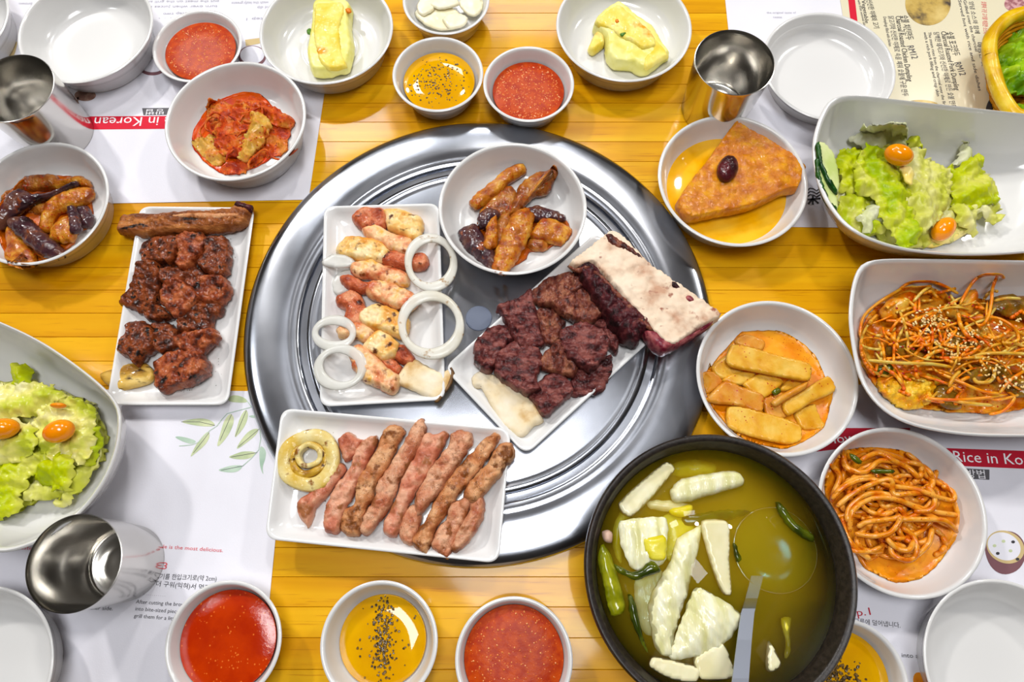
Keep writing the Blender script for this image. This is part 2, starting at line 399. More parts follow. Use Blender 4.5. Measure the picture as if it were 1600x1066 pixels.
M['beef2'] = mat('rare_grilled_beef_brown', [(0.34, S(66, 26, 22)), (0.48, S(124, 62, 48)), (0.63, S(164, 104, 78))], scale=95, rough=0.45, bump=1.0, bscale=340, coat=0.35, crough=0.2, char=S(44, 18, 18), charpos=0.63, charscale=90, stretch=(1.8, 1, 1))
M['beefdark'] = mat('charred_rib_meat', [(0.35, S(30, 12, 14)), (0.55, S(80, 28, 34)), (0.7, S(120, 60, 56))], scale=130, rough=0.4, bump=1.0, bscale=380, coat=0.25, crough=0.2, stretch=(1, 1, 1))
M['bone'] = mat('rib_bone', [(0.3, S(190, 148, 120)), (0.46, S(224, 200, 174)), (0.62, S(236, 216, 192))], scale=45, rough=0.5, bump=0.3, bscale=200, char=S(150, 90, 70), charpos=0.63, charscale=110, stretch=(1.2, 1.2, 1))
M['marrow'] = mat('raw_bone_end', [(0.4, S(110, 24, 44)), (0.6, S(172, 96, 96))], scale=150, rough=0.35, bump=0.6, bscale=300, coat=0.3)
M['pork'] = mat('grilled_pork', [(0.32, S(164, 88, 58)), (0.46, S(200, 134, 100)), (0.60, S(220, 168, 134))], scale=85, rough=0.42, bump=0.7, bscale=320, coat=0.25, crough=0.2, char=S(142, 84, 48), charpos=0.55, charscale=95, spots=S(50, 34, 24), spotscale=800, spotsize=0.24, sss=0.05)
M['pork2'] = mat('grilled_pork_browned', [(0.30, S(150, 80, 44)), (0.46, S(196, 130, 84)), (0.62, S(216, 164, 120))], scale=85, rough=0.42, bump=0.7, bscale=320, coat=0.25, crough=0.2, char=S(122, 70, 32), charpos=0.55, charscale=100, spots=S(50, 34, 24), spotscale=800, spotsize=0.24, sss=0.05)
M['porkpink'] = mat('grilled_pork_pink', [(0.32, S(160, 82, 58)), (0.46, S(198, 122, 94)), (0.60, S(216, 160, 130))], scale=75, rough=0.42, bump=0.6, bscale=320, coat=0.25, crough=0.2, char=S(156, 98, 62), charpos=0.54, charscale=85, spots=S(60, 36, 24), spotscale=800, spotsize=0.2, sss=0.05)
M['roll'] = mat('pork_wrapped_roll', [(0.34, S(190, 92, 56)), (0.46, S(226, 160, 112)), (0.58, S(238, 198, 150)), (0.68, S(226, 172, 84))], scale=85, rough=0.38, bump=0.5, bscale=260, coat=0.35, crough=0.15, char=S(130, 64, 28), charpos=0.60, charscale=120, sss=0.08)
M['roll2'] = mat('golden_rice_cake_roll', [(0.34, S(216, 148, 66)), (0.48, S(232, 190, 116)), (0.62, S(240, 214, 166))], scale=75, rough=0.36, bump=0.4, bscale=240, coat=0.35, crough=0.15, char=S(88, 48, 28), charpos=0.60, charscale=110, sss=0.08)
M['rollred'] = mat('browned_pork_end', [(0.34, S(150, 60, 34)), (0.5, S(196, 100, 64)), (0.66, S(222, 150, 110))], scale=90, rough=0.38, bump=0.8, bscale=300, coat=0.35, crough=0.15, char=S(60, 26, 18), charpos=0.60, charscale=130)
M['onion'] = mat('translucent_onion', [(0.4, S(226, 225, 216)), (0.6, S(236, 235, 229))], scale=40, rough=0.25, coat=0.4, alpha=0.68)
M['onionchar'] = mat('scorched_onion', [(0.4, S(226, 221, 204)), (0.6, S(236, 234, 224))], scale=40, rough=0.28, coat=0.3, char=S(168, 120, 44), charpos=0.60, charscale=130, alpha=0.76)
M['onionslice'] = mat('grilled_onion', [(0.35, S(206, 170, 70)), (0.5, S(220, 196, 124)), (0.66, S(228, 214, 160))], scale=60, rough=0.35, coat=0.3, bump=0.5, bscale=200, char=S(132, 84, 22), charpos=0.57, charscale=120)
M['oniondark'] = mat('browned_onion_layer', [(0.4, S(150, 104, 26)), (0.6, S(206, 166, 66))], scale=90, rough=0.35, coat=0.4, bump=0.5, bscale=200, char=S(70, 40, 12), charpos=0.56, charscale=160)
M['shroom'] = mat('oyster_mushroom', [(0.35, S(200, 160, 100)), (0.48, S(228, 208, 168)), (0.68, S(236, 224, 200))], scale=45, rough=0.5, bump=0.25, bscale=220, char=S(120, 88, 48), charpos=0.70, charscale=200)
M['shroomgold'] = mat('seared_mushroom', [(0.35, S(150, 104, 36)), (0.5, S(204, 166, 82)), (0.66, S(222, 196, 128))], scale=60, rough=0.35, coat=0.4, bump=0.5, bscale=220, char=S(66, 42, 16), charpos=0.60, charscale=110, stretch=(0.6, 1.5, 1))
M['shroomedge'] = mat('mushroom_cap_edge', [(0.4, S(84, 58, 34)), (0.6, S(130, 96, 58))], scale=120, rough=0.5)
M['redsauce'] = mat('gochujang_sauce', [(0.4, S(164, 50, 0)), (0.6, S(184, 70, 0))], scale=160, rough=0.35, coat=0.0, bump=.2, bscale=420, spec=.25, spots=S(214, 110, 44), spotscale=520, spotsize=0.2)
M['redsmooth'] = mat('smooth_red_sauce', [(0.4, S(168, 44, 8)), (0.6, S(184, 56, 12))], scale=60, rough=0.12, coat=0.5, crough=0.05, bump=0.12, bscale=320, spots=S(216, 110, 50), spotscale=420, spotsize=0.28)
M['oil'] = mat('sesame_oil', [(0.4, S(206, 148, 10)), (0.6, S(218, 164, 22))], scale=25, rough=0.05, coat=0.5, crough=0.02)
M['pepper'] = mat('ground_pepper', [(0.4, S(46, 34, 18)), (0.6, S(120, 92, 44))], scale=500, rough=0.35, coat=0.5)
M['kimchi'] = mat('kimchi_leaf', [(0.32, S(150, 40, 8)), (0.5, S(198, 78, 20)), (0.68, S(206, 128, 50))], scale=90, rough=0.4, coat=0.3, crough=0.08, bump=0.8, bscale=260, spots=S(140, 16, 6), spotscale=420, spotsize=0.35)
M['kimchiy'] = mat('kimchi_stem', [(0.32, S(196, 96, 24)), (0.5, S(206, 150, 62)), (0.68, S(196, 160, 76))], scale=70, rough=0.28, coat=0.6, crough=0.08, bump=0.5, bscale=260, spots=S(170, 40, 10), spotscale=380, spotsize=0.3)
M['redjuice'] = mat('kimchi_juice', [(0.4, S(206, 62, 4)), (0.6, S(228, 96, 10))], scale=60, rough=0.3, coat=0.15, crough=0.1, spec=.3)
M['orangejuice'] = mat('orange_sauce', [(0.4, S(224, 132, 22)), (0.6, S(236, 160, 50))], scale=60, rough=0.3, coat=0.25, bump=0.2, bscale=300, spots=S(190, 70, 20), spotscale=500, spotsize=0.22)
M['brownjuice'] = mat('eggplant_sauce', [(0.4, S(150, 60, 8)), (0.6, S(196, 96, 18))], scale=80, rough=0.1, coat=0.5, bump=0.4, bscale=300)
M['eggb'] = mat('eggplant_flesh', [(0.32, S(104, 44, 12)), (0.5, S(158, 88, 30)), (0.68, S(186, 126, 54))], scale=110, rough=0.26, coat=0.6, crough=0.08, bump=0.8, bscale=300, spots=S(170, 50, 14), spotscale=500, spotsize=0.35)
M['eggo'] = mat('eggplant_flesh_orange', [(0.32, S(140, 62, 14)), (0.5, S(190, 112, 34)), (0.68, S(214, 156, 62))], scale=110, rough=0.26, coat=0.6, crough=0.08, bump=0.8, bscale=300, spots=S(180, 46, 10), spotscale=500, spotsize=0.35)
M['eggp'] = mat('eggplant_skin', [(0.34, S(36, 20, 22)), (0.5, S(66, 38, 44)), (0.66, S(96, 58, 44))], scale=70, rough=0.2, coat=0.7, crough=0.06, bump=0.4, bscale=240, char=S(140, 66, 22), charpos=0.62, charscale=120)
M['pumpkin'] = mat('braised_pumpkin', [(0.32, S(190, 106, 0)), (0.5, S(212, 130, 2)), (0.68, S(228, 158, 20))], scale=120, rough=0.24, coat=0.6, crough=0.1, bump=0.7, bscale=420, sss=0.1)
M['jujube'] = mat('dried_jujube', [(0.4, S(48, 8, 14)), (0.6, S(90, 16, 24))], scale=80, rough=0.22, coat=0.6, bump=1.0, bscale=180)
M['syrup'] = mat('pumpkin_syrup', [(0.4, S(232, 168, 36)), (0.6, S(240, 186, 62))], scale=40, rough=0.06, coat=0.5, crough=0.03)
M['fish'] = mat('fishcake', [(0.34, S(208, 142, 24)), (0.5, S(220, 166, 56)), (0.66, S(224, 182, 84))], scale=70, rough=0.36, coat=0.4, crough=0.15, bump=0.3, bscale=300, spots=S(176, 50, 16), spotscale=260, spotsize=0.16)
M['fishdark'] = mat('fishcake_soaked', [(0.34, S(190, 110, 24)), (0.5, S(206, 136, 44)), (0.66, S(212, 156, 70))], scale=70, rough=0.34, coat=0.4, crough=0.15, bump=0.3, bscale=300, spots=S(176, 50, 16), spotscale=260, spotsize=0.2)
M['noodle'] = mat('sauced_noodle', [(0.36, S(206, 104, 20)), (0.5, S(224, 142, 44)), (0.66, S(232, 168, 78))], scale=120, rough=0.28, coat=0.5, crough=0.1, spots=S(170, 44, 10), spotscale=500, spotsize=0.25)
M['strand'] = mat('seasoned_shred', [(0.36, S(214, 96, 6)), (0.5, S(230, 138, 22)), (0.66, S(226, 168, 60))], scale=90, rough=0.3, coat=0.4, crough=0.12)
M['strandpale'] = mat('pale_shred', [(0.36, S(206, 140, 40)), (0.5, S(214, 170, 70)), (0.66, S(206, 184, 96))], scale=90, rough=0.3, coat=0.4, crough=0.12)
M['olive'] = mat('seasoned_leaf', [(0.34, S(96, 62, 14)), (0.5, S(134, 100, 30)), (0.66, S(166, 110, 36))], scale=70, rough=0.24, coat=0.6, crough=0.08, bump=0.5, bscale=220, spots=S(160, 40, 10), spotscale=400, spotsize=0.25)
M['ochre'] = mat('seasoned_cabbage', [(0.34, S(196, 84, 14)), (0.5, S(216, 130, 34)), (0.66, S(216, 170, 70))], scale=70, rough=0.28, coat=0.5, crough=0.1, bump=0.6, bscale=220, spots=S(170, 30, 10), spotscale=320, spotsize=0.25)
M['napa'] = mat('yellow_cabbage_curl', [(0.36, S(212, 120, 14)), (0.5, S(232, 170, 40)), (0.66, S(238, 196, 74))], scale=90, rough=0.32, coat=0.4, bump=0.9, bscale=240)
M['chili'] = mat('chili_flake', [S(150, 14, 14)], rough=0.3, coat=0.5)
M['sesame'] = mat('sesame_seed', [(0.4, S(226, 190, 120)), (0.6, S(238, 214, 156))], scale=60, rough=0.35)
M['let'] = mat('iceberg_green', [(0.34, S(176, 200, 20)), (0.5, S(208, 216, 60)), (0.66, S(232, 228, 130))], scale=38, rough=0.35, coat=0.3, bump=0.35, bscale=160, stretch=(2, 0.7, 1), rot=0.4, tl=0.25)
M['letp'] = mat('iceberg_pale', [(0.34, S(210, 214, 80)), (0.5, S(226, 224, 124)), (0.66, S(236, 232, 176))], scale=34, rough=0.35, coat=0.3, bump=0.35, bscale=160, stretch=(2, 0.7, 1), rot=-0.3, tl=0.25)
M['lety'] = mat('iceberg_yellowgreen', [(0.34, S(184, 200, 14)), (0.5, S(206, 214, 44)), (0.68, S(226, 224, 110))], scale=40, rough=0.35, coat=0.3, bump=0.4, bscale=180, tl=0.25)
M['letw'] = mat('dressed_leaf', [(0.34, S(200, 208, 70)), (0.5, S(228, 222, 124)), (0.66, S(238, 232, 180))], scale=40, rough=0.3, coat=0.4, bump=0.4, bscale=120, tl=0.1)
M['letwhite'] = mat('iceberg_heart', [(0.36, S(224, 228, 170)), (0.55, S(238, 238, 208)), (0.7, S(242, 242, 224))], scale=34, rough=0.35, coat=0.3, bump=0.3, bscale=160, tl=0.35)
M['dress'] = mat('yellow_dressing', [(0.4, S(238, 212, 110)), (0.6, S(242, 228, 150))], scale=40, rough=0.25, coat=0.4, bump=0.4, bscale=160)
M['frill'] = mat('curly_green_lettuce', [(0.34, S(88, 136, 12)), (0.5, S(148, 190, 30)), (0.66, S(188, 218, 66))], scale=60, rough=0.4, coat=0.2, bump=0.5, bscale=200, tl=0.2)
M['tomato'] = mat('orange_cherry_tomato', [(0.4, S(236, 130, 10)), (0.6, S(240, 150, 30))], scale=40, rough=0.12, coat=0.6, crough=0.03, sss=0.15)
M['cuke'] = mat('cucumber_flesh', [(0.4, S(196, 212, 128)), (0.6, S(220, 228, 164))], scale=50, rough=0.3, coat=0.3)
M['cukeskin'] = mat('cucumber_skin', [(0.4, S(16, 56, 18)), (0.6, S(36, 84, 24))], scale=120, rough=0.3, coat=0.3)
M['eggroll'] = mat('rolled_omelette', [(0.36, S(228, 200, 78)), (0.5, S(234, 216, 112)), (0.68, S(236, 224, 146))], scale=60, rough=0.38, coat=0.3, bump=0.6, bscale=200, char=S(222, 158, 50), charpos=0.61, charscale=60)
M['eggside'] = mat('omelette_side', [(0.4, S(222, 214, 110)), (0.6, S(232, 226, 146))], scale=60, rough=0.38, coat=0.25, bump=0.2, bscale=220)
M['scallion'] = mat('scallion_bit', [S(86, 130, 50)], rough=0.35)
M['carrot'] = mat('carrot_bit', [S(230, 130, 40)], rough=0.35)
M['garlic'] = mat('garlic_slice', [(0.4, S(232, 222, 184)), (0.6, S(238, 232, 206))], scale=50, rough=0.35, coat=0.3, sss=0.1, bump=0.2, bscale=160)
M['radish'] = mat('simmered_radish', [(0.4, S(222, 214, 168)), (0.6, S(232, 226, 190))], scale=30, rough=0.25, coat=0.4, sss=0.2)
M['cabw'] = mat('simmered_cabbage', [(0.36, S(212, 208, 150)), (0.5, S(230, 226, 184)), (0.66, S(238, 236, 210))], scale=40, rough=0.2, coat=0.6, crough=0.06, bump=0.5, bscale=120, stretch=(3, 0.6, 1), sss=0.15)
M['caby'] = mat('yellow_cabbage', [(0.4, S(212, 196, 40)), (0.6, S(226, 214, 84))], scale=60, rough=0.22, coat=0.5, bump=0.4, bscale=180)
M['greenon'] = mat('dark_green_onion', [(0.4, S(44, 56, 10)), (0.6, S(84, 92, 20))], scale=90, rough=0.15, coat=0.6)
M['olivegreen'] = mat('olive_leaf', [(0.4, S(112, 116, 20)), (0.6, S(150, 150, 40))], scale=90, rough=0.18, coat=0.6)
M['porkbit'] = mat('boiled_pork', [S(206, 172, 152)], rough=0.4)
M['bamboo'] = mat('yellow_bamboo', [(0.36, S(206, 158, 22)), (0.5, S(226, 184, 44)), (0.66, S(234, 202, 76))], scale=60, rough=0.32, coat=0.3, bump=0.3, bscale=300)
M['weave'] = mat('basket_weave', [(0.4, S(196, 126, 26)), (0.6, S(222, 160, 52))], scale=90, rough=0.45, bump=0.5, bscale=300)
M['wall'] = mat('greige_wall', [(0.4, S(120, 112, 104)), (0.6, S(130, 122, 112))], scale=5, rough=0.8)
M['ceil'] = mat('ceiling_paint', [S(150, 150, 154)], rough=0.9)
M['floor'] = mat('dark_floor', [(0.4, S(70, 58, 48)), (0.6, S(88, 74, 62))], scale=6, rough=0.5)
# ================================================================ SETTING
fl = MB(); fl.box((-2.5, -2.2), (2.5, -2.2), (2.5, 2.8), (-2.5, 2.8), -0.80, -0.75)
tag(fl.build('floor', M['floor'], smooth=False), 'dark floor under the table', kind='structure')
for nm, q, mm, lb in [('ceiling', (-2.5, -2.2, 1.95, 2.5, 2.8, 2.0), 'ceil', 'pale painted ceiling above the table'), ('wall_left', (-2.55, -2.2, -.75, -2.5, 2.8, 1.95), 'wall', 'greige wall at the left of the room'),
                      ('wall_right', (2.5, -2.2, -.75, 2.55, 2.8, 1.95), 'wall', 'greige wall at the right of the room'), ('wall_back', (-2.5, 2.8, -.75, 2.5, 2.85, 1.95), 'wall', 'greige wall beyond the table'), ('wall_front', (-2.5, -2.25, -.75, 2.5, -2.2, 1.95), 'wall', 'greige wall behind the camera')]:
    b = MB(); b.box((q[0], q[1]), (q[3], q[1]), (q[3], q[4]), (q[0], q[4]), q[2], q[5]); tag(b.build(nm, M[mm], smooth=False), lb, kind='structure')
# ---------------------------------------------------------------- table of narrow glued staves
tb = empty('dining_table', (0, 0.25, -0.75), 'varnished honey pine table top of narrow glued boards under all the dishes', 'table')
y = -0.16; k = 0
PW = 0.0214
pl = None
while y < 0.66:
    b = MB(); c = 0.0004; z0, z1 = -0.026, 0.0
    sec = [(y + 0.0001, z0), (y + PW - 0.0001, z0), (y + PW - 0.0001, z1 - c), (y + PW - c, z1), (y + c, z1), (y + 0.0001, z1 - c)]
    b.ring_skin([[(x, q[0], q[1]) for q in sec] for x in (0.80, -0.80)], True, True, True)
    if pl is None: pl = b.build('plank', M['wood'], tb, smooth=False)
    else:
        o = pl.copy(); COL.objects.link(o); o.parent = tb; o.location = (0, k * PW, 0)
    y += PW; k += 1
for sx in (-0.72, 0.72):
    for sy in (-0.1, 0.6):
        b = MB(); b.box((sx - .03, sy - .03), (sx + .03, sy - .03), (sx + .03, sy + .03), (sx - .03, sy + .03), -0.75, -0.026)
        b.build('leg', M['wood'], tb, smooth=False)
# ---------------------------------------------------------------- placemats and print
def mat_sheet(name, corners, m, z, label, cat, group=None):
    W = [P(a, b, z) for a, b in corners]; b = MB(); b.ring_skin([[(p.x, p.y, z - 0.0003) for p in W], [(p.x, p.y, z) for p in W]], True, True, True)
    o = b.build(name, m, smooth=False); return tag(o, label, cat, group)
def flat(name, pts, fr, z, m, parent, sm=True):
    W = [P(a, b, z) for a, b in pxs(pts, fr)]; W = [Vector((p.x, p.y)) for p in W]
    if sm: W = smooth_loop(W, 2)
    a = sum(W[i].x * W[(i + 1) % len(W)].y - W[(i + 1) % len(W)].x * W[i].y for i in range(len(W)))
    if a < 0: W = W[::-1]
    return link(name, [(p.x, p.y, z) for p in W], [tuple(range(len(W)))], m, parent, False)
def line(name, pts, z, m, parent, wd=0.0004):
    W = [P(a, b, z) for a, b in pts]; v = []; f = []
    for i, p in enumerate(W):
        t = W[min(i + 1, len(W) - 1)] - W[max(i - 1, 0)]; n = Vector((-t.y, t.x, 0)).normalized() * wd
        v += [p + n, p - n]
        if i: f.append((2 * i - 2, 2 * i - 1, 2 * i + 1, 2 * i))
    return link(name, v, f, m, parent, False)
def text(name, s, p0, p1, z, m, parent, hpx=None, shear=0.0):
    """printed lettering: its base line runs from photo point p0 to p1 on the sheet"""
    A, B = P(*p0, z), P(*p1, z)
    cu = bpy.data.curves.new(name, 'FONT'); cu.body = s; cu.size = 1.0; cu.shear = shear; cu.resolution_u = 2
    t = bpy.data.objects.new(name, cu); COL.objects.link(t)
    bpy.context.view_layer.update()
    dg = bpy.context.evaluated_depsgraph_get(); me = bpy.data.meshes.new_from_object(t.evaluated_get(dg))
    COL.objects.unlink(t); bpy.data.objects.remove(t); bpy.data.curves.remove(cu)
    xs = [v.co.x for v in me.vertices]; ys = [v.co.y for v in me.vertices]
    if not xs: return None
    L = (B - A).length; wd = max(xs) - min(xs); sx = L / wd
    sy = sx
    if hpx: sy = hpx * ((P(p0[0], p0[1], z) - P(p0[0], p0[1] - 10, z)).length / 10) / 0.72
    an = math.atan2((B - A).y, (B - A).x); ca, sa = math.cos(an), math.sin(an); x0 = min(xs); W0 = world(parent)
    for v in me.vertices:
        x, yy = (v.co.x - x0) * sx, v.co.y * sy
        v.co = (A.x + x * ca - yy * sa - W0.x, A.y + x * sa + yy * ca - W0.y, z - W0.z)
    me.materials.clear(); me.materials.append(m)
    o = bpy.data.objects.new(name, me); COL.objects.link(o); o.parent = parent
    return o
ZM, ZI, ZJ = 0.0006, 0.00075, 0.0009
GM = 'printed paper placemats on the table'
m1 = mat_sheet('placemat', [(482, 312), (533, -30), (-260, -30), (-260, 326)], M['paper'], ZM, 'white printed paper placemat at top left under the kimchi dish, lettering upside down', 'placemat', GM)
m2 = mat_sheet('placemat', [(453, 612), (405, 1100), (-260, 1100), (-260, 604)], M['paper'], ZM, 'white paper placemat at bottom left with a printed leafy branch, under a steel cup', 'placemat', GM)
m3 = mat_sheet('placemat', [(1171, 354), (1130, -30), (1900, -30), (1900, 362)], M['paper'], ZM, 'white paper placemat at top right under the empty dish and the right salad bowl', 'placemat', GM)
m4 = mat_sheet('placemat', [(1232, 600), (1190, 1100), (1900, 1110), (1900, 606)], M['paper'], ZM, 'white paper placemat at bottom right with a drawn rice pot, under the noodle dish', 'placemat', GM)
mn = mat_sheet('menu_sheet', [(1308, -30), (1352, 235), (1900, 262), (1900, -30)], M['cream'], 0.0013, 'cream laminated menu with a red stripe and dumpling pictures beside the lettuce basket', 'menu')
# top left mat (printed upside down)
flat('printed_band', [(131, 182), (300, 181), (300, 201), (133, 202.5)], None, ZI, M['red_ink'], m1, False)
text('printed_lettering', 'Rice in Korean Joy', (300, 182.5), (108, 184), ZJ, M['white_ink'], m1, 14)
flat('printed_label', [(222, 169), (310, 168), (310, 179), (224, 180)], None, ZI, M['grey_ink'], m1, False)
text('printed_lettering', '먹는 방법', (292, 170.5), (229, 171.5), ZJ, M['white_ink'], m1, 7)
for i, (x0, x1, yy) in enumerate([(30, 190, 3), (52, 180, 17), (225, 342, 0), (222, 340, 8), (255, 292, 19), (248, 286, 27), (362, 420, 2), (402, 425, 9), (385, 416, 27)]):
    text('printed_lettering', ['cook the meat on the grill until it is golden brown', 'enjoy the taste of it', 'put the meat on the grill and', 'turn over when juices rise', 'step two', '2. . . .', 'wash the leafy greens', 'and dip', 'step 1'][i], (x1, yy), (x0, yy + 1), ZJ, M['lgrey_ink'], m1, 4)
flat('printed_shape', [(383, 62), (440, 55), (440, 62), (384, 72)], None, ZI, M['tan_ink'], m1, False)
for cx, cy, rx, ry in [(238, 104, 22, 14), (394, 88, 22, 17)]:
    flat('printed_rice_pot', ell(cx, cy, rx, ry), None, ZI, M['mauve_ink'], m1); flat('printed_rice', ell(cx, cy - 2, rx - 3, ry - 3), None, ZJ, M['paper'], m1)
flat('printed_mushroom', ell(133, 149, 17, 9), None, ZI, M['brown_ink'], m1)
line('printed_stem', [(122, 152), (120, 161)], ZI, M['brown_ink'], m1, 0.001)
flat('printed_shape', [(12, 88), (24, 66), (28, 64), (22, 90)], None, ZI, M['tan_ink'], m1)
# bottom left mat
FZ = (240, 590, 6.273)
leaves = [([(245, 435), (380, 405), (500, 400), (580, 430), (610, 475), (520, 483), (400, 470)], 'a'), ([(195, 583), (260, 575), (380, 605), (425, 630), (370, 655), (300, 635)], 'b'),
          ([(350, 790), (420, 650), (500, 550), (545, 525), (550, 590), (500, 670), (400, 750)], 'a'), ([(610, 705), (650, 560), (690, 420), (750, 345), (790, 390), (780, 470), (720, 590)], 'a'),
          ([(785, 605), (820, 480), (850, 380), (905, 305), (930, 360), (910, 450), (850, 540)], 'a'), ([(795, 720), (870, 590), (950, 510), (1040, 497), (1000, 570), (900, 650)], 'a'),
          ([(715, 785), (800, 750), (880, 720), (1020, 730), (960, 790), (860, 808)], 'a'), ([(615, 912), (700, 880), (780, 858), (885, 862), (830, 925), (740, 935)], 'b'),
          ([(1040, 690), (1060, 668), (1105, 720), (1095, 800), (1065, 880), (1080, 965), (1045, 890), (1035, 780)], 'b'), ([(715, 235), (760, 170), (850, 180), (905, 210), (930, 240), (860, 250)], 'a'),
          ([(925, 380), (980, 365), (1010, 400), (960, 395)], 'b')]
for lf, kd in leaves: flat('printed_leaf', lf, FZ, ZI, M['leaf_' + kd], m2)
def veins(pts): line('printed_stem', pxs(pts, FZ), ZJ, M['leaf_b'], m2, 0.0003)
veins([(1010, 320), (960, 290), (880, 310), (790, 335), (720, 355), (670, 410), (620, 475), (550, 520), (430, 640), (370, 660), (250, 672)])
veins([(1000, 400), (1040, 500), (1050, 600), (1030, 710), (960, 790), (870, 870)]); veins([(905, 215), (960, 290)])
for a in ([(270, 434), (450, 435), (600, 470)], [(390, 740), (545, 540)], [(650, 620), (765, 360)], [(800, 580), (910, 320)], [(830, 680), (1035, 505)], [(760, 780), (1015, 735)], [(660, 910), (880, 865)]):
    line('printed_vein', pxs(a, FZ), ZJ, M['grey_ink'], m2, 0.00018)
text('printed_lettering', 'Grilling at your table is the most delicious.', (178, 852), (348, 863), ZJ, M['pink_ink'], m2, 6)
text('printed_lettering', 'Step.3', (213, 886), (260, 890), ZJ, M['pink_ink'], m2, 11)
text('printed_lettering', '구워진 고기를 한입크기로(약 2cm)', (215, 903), (338, 908), ZJ, M['dark_ink'], m2, 7)
text('printed_lettering', '조금 더 구워(익혀)서 먹기', (222, 914), (326, 922), ZJ, M['dark_ink'], m2, 7)
text('printed_lettering', '. . . . . . . . . . . . . .', (215, 929), (258, 932), ZJ, M['grey_ink'], m2, 4)
text('printed_lettering', 'After cutting the brown', (212, 943), (292, 948), ZJ, M['dark_ink'], m2, 6)
text('printed_lettering', 'into bite-sized pieces,', (211, 954), (284, 959), ZJ, M['dark_ink'], m2, 6)
text('printed_lettering', 'grill them for a little', (209, 965), (277, 970), ZJ, M['dark_ink'], m2, 6)
text('printed_lettering', 'When juices rise, flip', (56, 938), (132, 942), ZJ, M['dark_ink'], m2, 6)
text('printed_lettering', 'it on the grill to the other side.', (56, 950), (176, 954), ZJ, M['dark_ink'], m2, 6)
text('printed_lettering', 'taste.', (28, 858), (52, 860), ZJ, M['pink_ink'], m2, 6)
# top right mat
text('printed_lettering', 'the original taste of', (1198, 21), (1244, 21), ZJ, M['lgrey_ink'], m3, 3)
text('printed_lettering', 'taste', (1208, 28), (1222, 28), ZJ, M['lgrey_ink'], m3, 3)
for yy in (294, 299, 304):
    line('printed_emblem', [(1262, yy + 3), (1266, yy), (1271, yy + 1), (1276, yy + 4), (1282, yy)], ZJ, M['dark_ink'], m3, 0.0006)
for a in ([(1262, 312), (1282, 310)], [(1270, 306), (1270, 320)], [(1269, 311), (1263, 319)], [(1271, 311), (1279, 318)]):
    line('printed_emblem', a, ZJ, M['dark_ink'], m3, 0.0009)
# bottom right mat
flat('printed_band', [(1276, 669), (1422, 669), (1422, 688), (1276, 706)], None, ZI, M['dred_ink'], m4, False)
text('printed_lettering', 'How to Eat', (1293, 694), (1400, 684), ZJ, M['white_ink'], m4, 14)
flat('printed_band', [(1468, 700), (1720, 709), (1722, 738), (1470, 727)], None, ZI, M['dred_ink'], m4, False)
text('printed_lettering', 'Rice in Korean Joy', (1491, 721), (1688, 731), ZJ, M['white_ink'], m4, 17)
flat('printed_label', [(1470, 730), (1546, 734), (1546, 750), (1470, 746)], None, ZI, M['grey_ink'], m4, False)
text('printed_lettering', '먹는 방법', (1472, 744), (1540, 747.5), ZJ, M['white_ink'], m4, 11)
text('printed_lettering', 'Step.1', (1312, 966), (1361, 961), ZJ, M['dred_ink'], m4, 12)
text('printed_lettering', '밥을 그릇에 덜어냅니다.', (1316, 972), (1407, 981), ZJ, M['dark_ink'], m4, 7)
text('printed_lettering', 'Put the rice into a bowl', (1350, 1024), (1462, 1030), ZJ, M['dark_ink'], m4, 7)
flat('printed_shape', [(1426, 1052), (1442, 1050), (1446, 1080), (1428, 1080)], None, ZI, M['orangejuice'], m4)
flat('printed_rice_pot', [(1538, 862), (1541, 845), (1560, 830), (1585, 830), (1601, 846), (1604, 870), (1592, 892), (1568, 900), (1548, 888)], None, ZI, M['mauve_ink'], m4)
flat('printed_rim', ell(1571, 855, 31, 25, 0.45), None, ZI + 0.0001, M['tan_ink'], m4)
flat('printed_rice', ell(1569, 854, 27, 21, 0.45), None, ZJ, M['paper'], m4)
for a, b, c in [(1568, 846, 'leaf_a'), (1554, 853, 'leaf_a'), (1579, 861, 'leaf_a'), (1583, 847, 'dark_ink'), (1559, 865, 'dark_ink'), (1590, 874, 'dark_ink')]:
    flat('printed_bean', ell(a, b, 3, 2.4), None, ZJ + 0.0001, M[c], m4)
